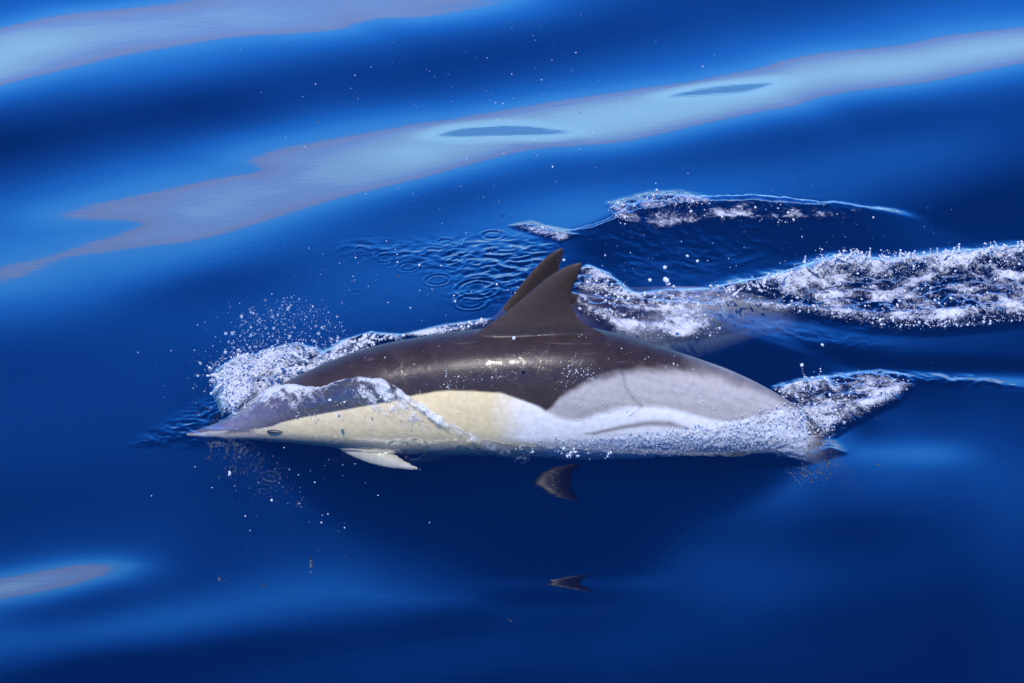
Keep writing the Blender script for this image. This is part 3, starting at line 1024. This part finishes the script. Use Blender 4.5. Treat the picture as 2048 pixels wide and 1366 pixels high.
def skin_material():
    m, nt = new_mat('wet_skin')
    L = nt.links.new
    out = N(nt, 'ShaderNodeOutputMaterial')
    b = N(nt, 'ShaderNodeBsdfPrincipled')
    at = N(nt, 'ShaderNodeAttribute', attribute_name='skin')
    tc = N(nt, 'ShaderNodeTexCoord')
    nz = N(nt, 'ShaderNodeTexNoise')
    nz.inputs['Scale'].default_value, nz.inputs['Detail'].default_value = 60.0, 6.0
    L(tc.outputs['Object'], nz.inputs['Vector'])
    v = math_n(nt, 'ADD', math_n(nt, 'MULTIPLY', nz.outputs[0], .5), .75)
    cc = N(nt, 'ShaderNodeCombineXYZ')
    for i in range(3):
        L(v, cc.inputs[i])
    base = mix_rgb(nt, 1.0, at.outputs['Color'], cc.outputs[0], 'MULTIPLY')
    # thin scratches along the flank
    mp = N(nt, 'ShaderNodeMapping')
    mp.inputs['Rotation'].default_value = (0, R(38), 0)
    mp.inputs['Scale'].default_value = (4, 30, 60)
    L(tc.outputs['Object'], mp.inputs[0])
    sc = N(nt, 'ShaderNodeTexNoise')
    sc.inputs['Scale'].default_value, sc.inputs['Detail'].default_value = 1.5, 3.0
    L(mp.outputs[0], sc.inputs['Vector'])
    sm = N(nt, 'ShaderNodeMapRange')
    sm.inputs['From Min'].default_value, sm.inputs['From Max'].default_value = .66, .74
    L(sc.outputs[0], sm.inputs['Value'])
    base = mix_rgb(nt, math_n(nt, 'MULTIPLY', sm.outputs[0], .07), base, (.55, .53, .58))
    L(base, b.inputs['Base Color'])
    b.inputs['Roughness'].default_value = 0.33
    b.inputs['Specular IOR Level'].default_value = 0.14
    b.inputs['Coat Weight'].default_value = 0.22
    b.inputs['Coat Roughness'].default_value = 0.16
    # a film of water breaking into beads
    n2 = N(nt, 'ShaderNodeTexNoise')
    n2.inputs['Scale'].default_value, n2.inputs['Detail'].default_value = 380.0, 2.0
    L(tc.outputs['Object'], n2.inputs['Vector'])
    n3 = N(nt, 'ShaderNodeTexNoise')
    n3.inputs['Scale'].default_value, n3.inputs['Detail'].default_value = 11.0, 3.0
    L(tc.outputs['Object'], n3.inputs['Vector'])
    pm = N(nt, 'ShaderNodeMapRange')
    pm.inputs['From Min'].default_value, pm.inputs['From Max'].default_value = .47, .62
    L(n3.outputs[0], pm.inputs['Value'])
    hh = math_n(nt, 'ADD', math_n(nt, 'MULTIPLY', math_n(nt, 'MULTIPLY', n2.outputs[0], pm.outputs[0]), .6), math_n(nt, 'MULTIPLY', nz.outputs[0], .1))
    bp = N(nt, 'ShaderNodeBump')
    bp.inputs['Strength'].default_value, bp.inputs['Distance'].default_value = 1.0, 0.007
    L(hh, bp.inputs['Height'])
    bl = N(nt, 'ShaderNodeBump')
    bl.inputs['Strength'].default_value, bl.inputs['Distance'].default_value = 0.25, 0.002
    L(nz.outputs[0], bl.inputs['Height'])
    L(bl.outputs[0], b.inputs['Normal'])
    L(bp.outputs[0], b.inputs['Coat Normal'])
    L(b.outputs[0], out.inputs['Surface'])
    return m


def build_dolphins():
    me = dolphin_skin()
    me.name = 'dolphin'
    paint_dolphin(me)
    me.materials.clear()
    me.materials.append(skin_material())
    d = bpy.data.objects.new('dolphin', me)
    COL.objects.link(d)
    G = 'common dolphins surfacing side by side'
    tag(d, 'nearer dolphin with cream and grey flank arching fully out of the water', 'dolphin', G)
    # eye, dark and wet, in the dark stripe
    e = side_height([(552, 863)])[0]
    em, nt = new_mat('eye')
    bs = N(nt, 'ShaderNodeBsdfPrincipled')
    bs.inputs['Base Color'].default_value, bs.inputs['Roughness'].default_value = (.012, .01, .014, 1), .4
    nt.links.new(bs.outputs[0], N(nt, 'ShaderNodeOutputMaterial').inputs['Surface'])
    zc, a, b = body_at(e[0])
    yb = b * (1 - abs(e[1]) ** BEXP) ** (1 / BEXP)
    bm = bmesh.new()
    bmesh.ops.create_icosphere(bm, subdivisions=3, radius=1.0)
    bmesh.ops.scale(bm, verts=bm.verts, vec=(.026, .007, .006))
    ev = [tuple(q.co) for q in bm.verts]
    ef = [tuple(q.index for q in f.verts) for f in bm.faces]
    bm.free()
    eyes = []
    for s in (-1, 1):
        o = add_mesh('eye', ev, ef, em, d)
        o.location = (e[0], s * (yb - .001), zc + a * e[1])
        eyes.append(o)
    d2 = d.copy()
    COL.objects.link(d2)
    d2.location = DOLPHIN2
    d2.rotation_euler = (R(12), R(-12), R(14))
    d2['label'] = 'farther dolphin mostly under water, only its dorsal fin and back breaking the surface'
    for o in eyes:
        c = o.copy()
        COL.objects.link(c)
        c.parent = d2
    return d, d2


DOLPHIN2 = (.043, .655, -.254)
build_dolphins()


# ------------------------------------------------------------------ films of water running over the nearer body
def ring_amp(P, rings):
    d = np.zeros(P.shape[:2])
    for (u, v, rad, waves) in rings:
        uu, vv = project(P[..., 0], P[..., 1], P[..., 2])
        k = np.unravel_index(np.argmin((uu - u) ** 2 + (vv - v) ** 2), uu.shape)
        r0 = rad / 718.0
        rr = np.linalg.norm(P - P[k], axis=-1) / r0
        d += .0016 * min(1.4, rad / 16.0) * np.cos((rr - 1) * 2 * math.pi * waves * .8) * np.exp(-((rr - .85) / .3) ** 2)
    return d


def body_film(name, u0, u1, nx, thick, foam, label, cat):
    """a skin of water that follows the body: thick(u, v, x, s) gives its depth (below 0: none), foam(...) how white it is"""
    x = np.linspace((u0 - 1024) / 718.0, (u1 - 1024) / 718.0, nx)
    ph = np.radians(np.linspace(-72, 112, 190))
    zc, a, b = body_at(x)
    c, sn = np.cos(ph), np.sin(ph)
    e = 2 / BEXP
    y = -b[:, None] * (np.sign(c) * np.abs(c) ** e)[None]
    z = zc[:, None] + a[:, None] * (np.sign(sn) * np.abs(sn) ** e)[None]
    P = np.stack([np.broadcast_to(x[:, None], y.shape), y, z], -1)
    tx, ts = np.gradient(P, axis=0), np.gradient(P, axis=1)
    nr = np.cross(ts, tx)
    nr /= np.linalg.norm(nr, axis=-1, keepdims=True) + 1e-9
    if nr[nx // 2, 40, 1] > 0:
        nr = -nr
    u, v = project(P[..., 0], P[..., 1], P[..., 2])
    s = np.cumsum(np.linalg.norm(np.diff(P, axis=1, prepend=P[:, :1]), axis=-1), axis=1)
    t = thick(u, v, P, s)
    Q = P + nr * t[..., None]
    n, k = t.shape
    i = np.arange(n * k).reshape(n, k)
    f = np.stack([i[:-1, :-1], i[1:, :-1], i[1:, 1:], i[:-1, 1:]], -1)
    keep = (np.maximum(np.maximum(t[:-1, :-1], t[:-1, 1:]), np.maximum(t[1:, 1:], t[1:, :-1])) > -.0035)
    f = f[keep]
    fo = foam(u, v, P, s)
    used, inv = np.unique(f, return_inverse=True)
    o = add_mesh(name, Q.reshape(-1, 3)[used], inv.reshape(f.shape), FILM_M)
    point_attr(o.data, 'foam', fo.ravel()[used])
    tag(o, label, cat, kind='stuff')
    return o


def water_films():
    e = np.array(RIM, float)

    def t_head(u, v, P, s):
        d = v - np.interp(u, e[:, 0], e[:, 1]) + 5 * fbm(u / 26.0, v / 40.0, 3)
        endm = sstep(395, 450, u)
        m = sstep(-4, 12, d) * endm
        rough = np.maximum(sstep(690, 790, u), .38 * (1 - sstep(560, 660, u)))
        x, q = P[..., 0], s
        body = .0065 + .0022 * fbm(x * 16, q * 22, 3) + .0095 * rough * churn(x, q * 1.2, 30) + .0010 * fbm(x * 70, q * 80, 2) * (1 - rough)
        roll = .0075 * np.exp(-((d - 9) / 9.0) ** 2) * sstep(560, 660, u)
        streak = .0022 * churn(x * .45, q * 1.5 + x * .5, 34) * (1 - sstep(430, 560, u))
        return -.006 + m * (.006 + body + roll + streak + ring_amp(P, [r for r in RINGS if r[0] in (655, 585, 745, 565, 795, 828)]))

    def f_head(u, v, P, s):
        d = v - np.interp(u, e[:, 0], e[:, 1])
        f = np.exp(-((u - 765) / 50) ** 2 - ((v - 780) / 22) ** 2) * .60 + np.exp(-((u - 830) / 80) ** 2 - ((v - 825 - (u - 830) * .25) / 26) ** 2) * .50
        f = f + .40 * np.exp(-((d - 6) / 7.0) ** 2) * sstep(600, 680, u) + .62 * (1 - sstep(560, 680, u)) * (1 - sstep(4, 34, d)) * sstep(440, 480, u)
        f = f + .34 * (1 - sstep(580, 680, u)) * np.exp(-((d - 24) / 34.0) ** 2) * sstep(430, 470, u) + .16 * (1 - sstep(760, 860, u)) * np.exp(-(d / 60.0) ** 2)
        return np.clip(f * (1 + 1.1 * fbm(P[..., 0] * 26, s * 32, 4)), 0, 1)
    body_film('water_sheet', 385, 1060, 420, t_head, f_head, 'clear sheet of water sliding over the nearer dolphin\'s head and cheek', 'water sheet')
    k = np.array(SKEDGE, float)

    def t_flank(u, v, P, s):
        d = v - np.interp(u, k[:, 0], k[:, 1]) + 9 * fbm(u / 22.0, v / 22.0, 4)
        m = sstep(-6, 16, d) * sstep(1010, 1060, u) * (1 - sstep(1590, 1640, u))
        x, q = P[..., 0], s
        return -.006 + m * (.0085 + .0085 * churn(x, q * 1.1, 26) * sstep(1080, 1280, u) + .0015 * fbm(x * 90, q * 90, 2))

    def f_flank(u, v, P, s):
        d = v - np.interp(u, k[:, 0], k[:, 1])
        f = .80 + .40 * churn(P[..., 0], s * 1.1, 26) + .45 * fbm(P[..., 0] * 10, s * 22, 3)
        return np.clip(f * sstep(-4, 22, d), 0, 1) * (.45 + .55 * sstep(1060, 1200, u))
    body_film('flank_wash', 1000, 1700, 460, t_flank, f_flank, 'white water washing along the nearer dolphin\'s lower flank', 'wash')


FILM_M = water_material(False)
water_films()


# ------------------------------------------------------------------ spray and foam in the air
ICO = {}


def ico(sub):
    if sub not in ICO:
        bm = bmesh.new()
        bmesh.ops.create_icosphere(bm, subdivisions=sub, radius=1.0)
        ICO[sub] = (np.array([q.co[:] for q in bm.verts]), np.array([[q.index for q in f.verts] for f in bm.faces]))
        bm.free()
    return ICO[sub]


def blobs(name, P, Rr, mat, label, cat, stretch=.35, rough=.18, sub_big=2):
    P, Rr = np.asarray(P, float), np.asarray(Rr, float)
    V, F, base = [], [], 0
    for lo, hi, sub in ((0, .0028, 1), (.0028, 1, sub_big)):
        s = (Rr >= lo) & (Rr < hi)
        if not s.any():
            continue
        v, f = ico(sub)
        p, r = P[s], Rr[s]
        n = len(p)
        ax = rng.normal(size=(n, 3))
        ax /= np.linalg.norm(ax, axis=1)[:, None]
        st = 1 + np.abs(rng.normal(0, stretch, n))
        pts = v[None] * (1 + rng.normal(0, rough, (n, len(v), 1)) * .5)
        along = (pts * ax[:, None]).sum(-1, keepdims=True)
        pts = pts + along * ax[:, None] * (st[:, None, None] - 1)
        pts = pts * r[:, None, None] + p[:, None]
        V.append(pts.reshape(-1, 3))
        F.append((f[None] + (np.arange(n) * len(v))[:, None, None] + base).reshape(-1, 3))
        base += n * len(v)
    o = add_mesh(name, np.concatenate(V), np.concatenate(F), mat)
    tag(o, label, cat, kind='stuff')
    return o


def foam_material():
    m, nt = new_mat('foam')
    L = nt.links.new
    b = N(nt, 'ShaderNodeBsdfPrincipled')
    b.inputs['Base Color'].default_value = (.9, .92, .95, 1)
    b.inputs['Roughness'].default_value = .25
    b.inputs['Transmission Weight'].default_value = .15
    b.inputs['IOR'].default_value = 1.33
    b.inputs['Subsurface Weight'].default_value = .0
    tr = N(nt, 'ShaderNodeBsdfTranslucent')
    tr.inputs['Color'].default_value = (.8, .86, .95, 1)
    mx = N(nt, 'ShaderNodeMixShader')
    mx.inputs[0].default_value = .3
    L(b.outputs[0], mx.inputs[1])
    L(tr.outputs[0], mx.inputs[2])
    L(mx.outputs[0], N(nt, 'ShaderNodeOutputMaterial').inputs['Surface'])
    return m


def drop_material():
    m, nt = new_mat('water_drop')
    L = nt.links.new
    b = N(nt, 'ShaderNodeBsdfPrincipled')
    b.inputs['Base Color'].default_value = (.92, .95, 1, 1)
    b.inputs['Roughness'].default_value = .12
    b.inputs['Transmission Weight'].default_value = .72
    b.inputs['IOR'].default_value = 1.33
    L(b.outputs[0], N(nt, 'ShaderNodeOutputMaterial').inputs['Surface'])
    return m


FOAM_M, DROP_M = foam_material(), drop_material()


def in_poly(pts, n):
    p = np.array(pts, float)
    out_u, out_v = [], []
    got = 0
    while got < n:
        u = rng.uniform(p[:, 0].min(), p[:, 0].max(), n * 2)
        v = rng.uniform(p[:, 1].min(), p[:, 1].max(), n * 2)
        k = poly_sd(u, v, pts) > 0
        out_u.append(u[k])
        out_v.append(v[k])
        got += k.sum()
    return np.concatenate(out_u)[:n], np.concatenate(out_v)[:n]


def water_z(x, y):
    i = np.clip(np.searchsorted(wx, x), 1, len(wx) - 1)
    j = np.clip(np.searchsorted(wy, y), 1, len(wy) - 1)
    return WZ[i, j]


def on_water(u, v, up=0.0):
    x, y = at_z(u, v, 0.0)
    for _ in range(6):
        z = water_z(x, y) + up
        x, y = at_z(u, v, .5 * z + .5 * z)
    return np.stack([x, y, np.broadcast_to(z, np.shape(x))], -1)


def in_air(u, v, y0, y1):
    y = rng.uniform(y0, y1, len(u))
    x, z = at_y(u, v, y)
    return np.stack([x, y, z], -1)


def on_body(u, v, out=0.0):
    """points on the near side of the nearer body"""
    sh = side_height(list(zip(u, v)))
    zc, a, b = body_at(sh[:, 0])
    h = np.clip(sh[:, 1], -1, 1)
    y = -(b + out) * (1 - np.abs(h) ** BEXP) ** (1 / BEXP)
    return np.stack([sh[:, 0], y, zc + (a + out) * h], -1)


def sizes(n, mean, mx):
    return np.clip(mean * np.exp(rng.normal(-.25, .75, n)), mean * .3, mx)


def clustered(pts, n, k, spread):
    """points gathered into k knots inside an outline"""
    cu, cv = in_poly(pts, k)
    w = rng.integers(0, k, n)
    sp = spread * rng.uniform(.3, 1.3, k)[w]
    return cu[w] + rng.normal(0, 1, n) * sp, cv[w] + rng.normal(0, .8, n) * sp


def jets(n, outline, lean, length, y0, y1):
    """short torn fingers of water: chains of drops that thin out and break off"""
    P, r = [], []
    cu, cv = in_poly(outline, n)
    for k in range(n):
        m = int(rng.integers(7, 15))
        t = np.linspace(0, 1, m)
        L = length * rng.uniform(.4, 1.3)
        a = lean + rng.normal(0, .55)
        u = cu[k] + L * t * math.sin(a) + rng.normal(0, .5, m)
        v = cv[k] - L * t * math.cos(a) + .3 * L * t * t + rng.normal(0, .5, m)
        y = rng.uniform(y0, y1)
        x, z = at_y(u, v, y)
        P.append(np.stack([x, np.full(m, y), z], -1))
        r.append(np.interp(t, [0, .5, .85, 1], [.0042, .0028, .0016, .0028]) * rng.uniform(.6, 1.25))
    return np.concatenate(P), np.concatenate(r)


def lumps(P, rad):
    """larger torn lumps of merged foam among the drops"""
    return P + rng.normal(0, .002, P.shape), rad * np.exp(rng.normal(0, .35, len(P)))


def spray():
    # fine drops flung up over the head
    U, V = [], []
    u, v = in_poly([(430, 735), (470, 640), (520, 600), (580, 590), (640, 610), (690, 650), (700, 690), (640, 700), (560, 700), (480, 725)], 900)
    U.append(u); V.append(v)
    u = rng.normal(560, 70, 420); v = rng.normal(690, 40, 420)
    U.append(u); V.append(v)
    u = rng.normal(430, 50, 200); v = rng.normal(760, 40, 200)
    U.append(u); V.append(v)
    u, v = np.concatenate(U), np.concatenate(V)
    P = in_air(u, v, .06, .24)
    blobs('spray_droplets', P, sizes(len(P), .0010, .0048), DROP_M, 'fine droplets flung into the air above the nearer dolphin\'s head', 'spray')
    # white broken water on the head
    u, v = in_poly([(440, 750), (480, 722), (540, 712), (600, 696), (645, 706), (640, 750), (590, 780), (520, 806), (470, 832), (446, 815)], 1500)
    P = on_water(u, v, 0.0) + np.stack([np.zeros(1500), rng.normal(-.01, .012, 1500), np.abs(rng.normal(0, .012, 1500))], -1)
    u2, v2 = in_poly([(442, 745), (500, 735), (530, 775), (490, 828), (446, 826)], 1100)
    P2 = on_water(u2, v2, 0.0) + np.stack([np.zeros(1100), rng.normal(-.01, .012, 1100), np.abs(rng.normal(0, .015, 1100))], -1)
    u3, v3 = clustered([(400, 730), (470, 700), (560, 690), (650, 690), (690, 680), (640, 720), (540, 730), (430, 770)], 800, 46, 9)
    P3 = in_air(u3, v3, .02, .12)
    P = np.concatenate([P, P2, P3])
    S = sizes(len(P), .0009, .0042)
    for out, n, lean, ln, ya, yb in (([(440, 745), (500, 725), (560, 702), (640, 704), (630, 722), (520, 740), (450, 770)], 24, -.35, 22, .05, .14), ([(430, 740), (450, 735), (456, 800), (440, 810)], 9, -1.2, 20, .03, .10)):
        jp, jr = jets(n, out, lean, ln, ya, yb)
        P, S = np.concatenate([P, jp]), np.concatenate([S, jr])
    blobs('splash_foam', P, S, FOAM_M, 'white splash breaking over the nearer dolphin\'s submerged head', 'splash', rough=.15)
    # flecks on the sheet of water over the head
    u, v = clustered([(600, 800), (700, 756), (760, 755), (830, 795), (900, 840), (820, 850), (700, 830), (560, 850)], 260, 40, 9)
    P = on_body(u, v, .011)
    blobs('sheet_droplets', P, sizes(len(P), .0008, .0028), FOAM_M, 'white flecks on the clear sheet of water over the nearer dolphin\'s cheek', 'spray')
    # wake on the right
    u, v = in_poly([(1450, 575), (1560, 548), (1680, 512), (1780, 522), (1900, 506), (2100, 490), (2100, 530), (1900, 540), (1780, 552), (1680, 550), (1560, 580), (1460, 600)], 1300)
    P = on_water(u, v, 0.0) + np.stack([np.zeros(1300), np.zeros(1300), np.abs(rng.normal(0, .008, 1300))], -1)
    u2, v2 = in_poly(WAKE[:10] + [(2100, 655)] + WAKE[12:], 1500)
    P2 = on_water(u2, v2, .001)
    u3, v3 = clustered([(1600, 505), (1680, 495), (1800, 505), (1900, 490), (2048, 478), (2048, 500), (1900, 512), (1700, 520)], 420, 34, 7)
    P3 = on_water(u3, v3 + 22, .0) + np.array([0, 0, .032])
    u4, v4 = in_poly([(1500, 606), (1600, 622), (1750, 650), (1900, 655), (2048, 640), (2048, 625), (1900, 635), (1750, 632), (1600, 606)], 700)
    P4 = on_water(u4, v4, .001)
    P = np.concatenate([P, P2, P3, P4])
    S = sizes(len(P), .0009, .0042)
    for out, n, lean, ln, dy in (([(1600, 530), (1680, 512), (1780, 520), (1900, 508), (2048, 496), (2048, 508), (1900, 520), (1780, 532), (1640, 532)], 52, .1, 15, 0), ([(1440, 590), (1560, 556), (1600, 545), (1560, 570), (1460, 600)], 18, -.2, 14, 0)):
        cu, cv = in_poly(out, n)
        B = on_water(cu, cv, .0)
        for k in range(n):
            m = int(rng.integers(6, 13))
            t = np.linspace(0, 1, m)
            L = ln / 718.0 * rng.uniform(.4, 1.6)
            a = lean + rng.normal(0, .5)
            P = np.concatenate([P, B[k] + np.stack([L * t * math.sin(a), 0 * t, L * t * math.cos(a) + .01], -1) + rng.normal(0, .0007, (m, 3))])
            S = np.concatenate([S, np.interp(t, [0, .6, .85, 1], [.0045, .003, .0018, .0032]) * rng.uniform(.6, 1.3)])
    blobs('wake_foam', P, S, FOAM_M, 'long band of white foam trailing behind the farther dolphin on the right', 'foam', rough=.15)
    # tail splash
    u, v = in_poly(TAILSPLASH, 700)
    P = on_water(u, v, 0.0) + np.stack([np.zeros(700), np.zeros(700), np.abs(rng.normal(0, .007, 700))], -1)
    u2, v2 = clustered([(1550, 778), (1600, 758), (1660, 745), (1650, 770), (1600, 785)], 420, 22, 7)
    P2 = on_water(u2, v2 + 8, .012)
    P = np.concatenate([P, P2])
    u3, v3 = in_poly([(1540, 838), (1590, 806), (1630, 806), (1690, 824), (1680, 842), (1630, 854), (1560, 858)], 600)
    P = np.concatenate([P, in_air(u3, v3, -.07, -.01)])
    # two thin jets
    for (a, b_) in (((1610, 762), (1604, 735)), ((1638, 760), (1642, 728)), ((1620, 765), (1608, 748))):
        t = np.linspace(0, 1, 14)
        P = np.concatenate([P, in_air(a[0] + (b_[0] - a[0]) * t + rng.normal(0, .8, 14), a[1] + (b_[1] - a[1]) * t, .2, .2005)])
    blobs('tail_splash', P, sizes(len(P), .0009, .004), FOAM_M, 'churned splash where the nearer dolphin\'s tail goes under', 'splash', rough=.15)
    # foam on the lower flank
    u, v = in_poly(SKIRT, 2400)
    P = on_body(u, v, .010)
    u2, v2 = in_poly([(1300, 866), (1450, 850), (1560, 826), (1640, 836), (1640, 862), (1500, 888), (1350, 896)], 800)
    P = np.concatenate([P, on_body(u2, v2, .014)])
    blobs('flank_foam', P, sizes(len(P), .0008, .0026), FOAM_M, 'bubbling white foam along the nearer dolphin\'s lower flank', 'foam', rough=.15)
    # white beads standing in for glints under the near waterline
    u, v = clustered([(1030, 892), (1120, 898), (1220, 906), (1220, 914), (1120, 910), (1030, 902)], 120, 26, 5)
    blobs('waterline_glints', on_water(u, v, .001), sizes(len(u), .0013, .0035), FOAM_M, 'thin line of white flecks just below the nearer dolphin\'s belly', 'spray')
    # behind the fins
    u, v = clustered([(1160, 545), (1185, 535), (1230, 550), (1265, 590), (1230, 600), (1180, 580)], 420, 34, 7)
    P = on_water(u, v + 10, .012)
    u2, v2 = clustered([(1240, 592), (1330, 570), (1440, 570), (1480, 596), (1440, 612), (1330, 610)], 200, 40, 7)
    P2 = on_water(u2, v2, .004)
    u3, v3 = clustered([(1150, 600), (1300, 612), (1440, 640), (1430, 670), (1300, 680), (1200, 640)], 260, 60, 9)
    P3 = on_water(u3, v3, .001)
    P = np.concatenate([P, P2, P3])
    blobs('fin_splash', P, sizes(len(P), .001, .0042), FOAM_M, 'white splash and flecks right behind the two dorsal fins', 'splash', rough=.15)
    # crest of the wave behind
    u, v = clustered([(1220, 410), (1300, 388), (1400, 392), (1420, 402), (1300, 412), (1240, 440)], 420, 44, 7)
    P = on_water(u, v, .004)
    u2, v2 = clustered([(1280, 410), (1500, 396), (1640, 402), (1660, 430), (1560, 452), (1400, 440), (1280, 450)], 170, 44, 6)
    P = np.concatenate([P, on_water(u2, v2, .002)])
    u3, v3 = clustered([(1030, 452), (1060, 446), (1130, 470), (1090, 476)], 90, 16, 6)
    P = np.concatenate([P, on_water(u3, v3, .002)])
    blobs('crest_foam', P, sizes(len(P), .001, .004), FOAM_M, 'white flecks along the crest of the dark wave behind the dolphins', 'foam', rough=.15)
    # strip behind the near back
    u, v = in_poly([(620, 735), (680, 690), (740, 668), (790, 672), (730, 700), (650, 745)], 420)
    P = on_water(u, v, .003)
    u2, v2 = in_poly([(780, 676), (880, 654), (970, 638), (960, 652), (870, 668)], 120)
    P = np.concatenate([P, on_water(u2, v2, .001)])
    blobs('back_foam', P, sizes(len(P), .0016, .0055), FOAM_M, 'ruffled water with white bubbles behind the nearer dolphin\'s neck', 'foam', rough=.15)
    # stray drops everywhere over the animals and the sea
    u = np.concatenate([rng.normal(1000, 190, 230), rng.uniform(1200, 1900, 170), rng.normal(1000, 150, 120), rng.uniform(560, 860, 60), rng.normal(600, 90, 70)])
    v = np.concatenate([rng.normal(250, 120, 230), rng.normal(500, 60, 170), rng.normal(560, 70, 120), rng.uniform(480, 620, 60), rng.normal(960, 50, 70)])
    n = len(u)
    P = on_water(u, v, 0.0)
    up = rng.uniform(.01, .18, n)
    P = P + up[:, None] * np.array([0, math.sin(0), 1.0]) - np.stack([np.zeros(n), up * math.cos(ELEV) / math.sin(ELEV), np.zeros(n)], -1)
    r = sizes(n, .00085, .0034)
    big = [(1330, 535, .006), (1332, 560, .008), (1336, 568, .005), (1300, 560, .005), (1395, 522, .004), (1375, 512, .0035), (1760, 640, .004), (1645, 690, .004), (1604, 730, .005), (1128, 520, .004), (660, 800, .0045), (1028, 676, .0045)]
    for q in big:
        P = np.concatenate([P, in_air(np.array([q[0]], float), np.array([q[1]], float), -.22 if q[0] in (660, 1028) else .25, .26 if q[0] not in (660, 1028) else -.21)])
        r = np.append(r, q[2])
    blobs('stray_droplets', P, r, FOAM_M, 'tiny stray water drops scattered in the air across the scene', 'spray')
    # beads sitting and running on the skin, crowded at the highlight as added sparkle
    u = np.concatenate([rng.uniform(700, 1500, 160), clustered([(840, 770), (1050, 745), (1060, 760), (860, 790)], 150, 26, 8)[0], clustered([(1120, 730), (1180, 720), (1200, 760), (1130, 770)], 200, 26, 10)[0]])
    v0 = np.concatenate([rng.uniform(670, 860, 160), np.interp(u[160:310], [840, 1050], [778, 750]) + rng.normal(-6, 10, 150), rng.normal(745, 16, 200)])
    k = (v0 > np.interp(u, [700, 800, 960, 1190, 1300, 1450, 1550], [712, 688, 664, 662, 694, 742, 790])) & ~((u < 860) & (v0 > 745 + (u - 700) * .3))
    u, v0 = u[k], v0[k]
    trails = [((1150, 668), (1230, 695), (1330, 725), (1400, 742)), ((1185, 785), (1225, 830)), ((1250, 770), (1290, 805)), ((1330, 742), (1420, 815), (1440, 825)), ((1240, 812), (1262, 834)), ((1390, 790), (1440, 822))]
    for tr in trails:
        p = resample(tr, 34) + rng.normal(0, 2.4, (34, 2))
        u, v0 = np.concatenate([u, p[:, 0]]), np.concatenate([v0, p[:, 1]])
    P = on_body(u, v0, .0005)
    blobs('skin_droplets', P, sizes(len(P), .0007, .0022), FOAM_M, 'small water beads clinging to the nearer dolphin\'s back and flank', 'droplets')


spray()
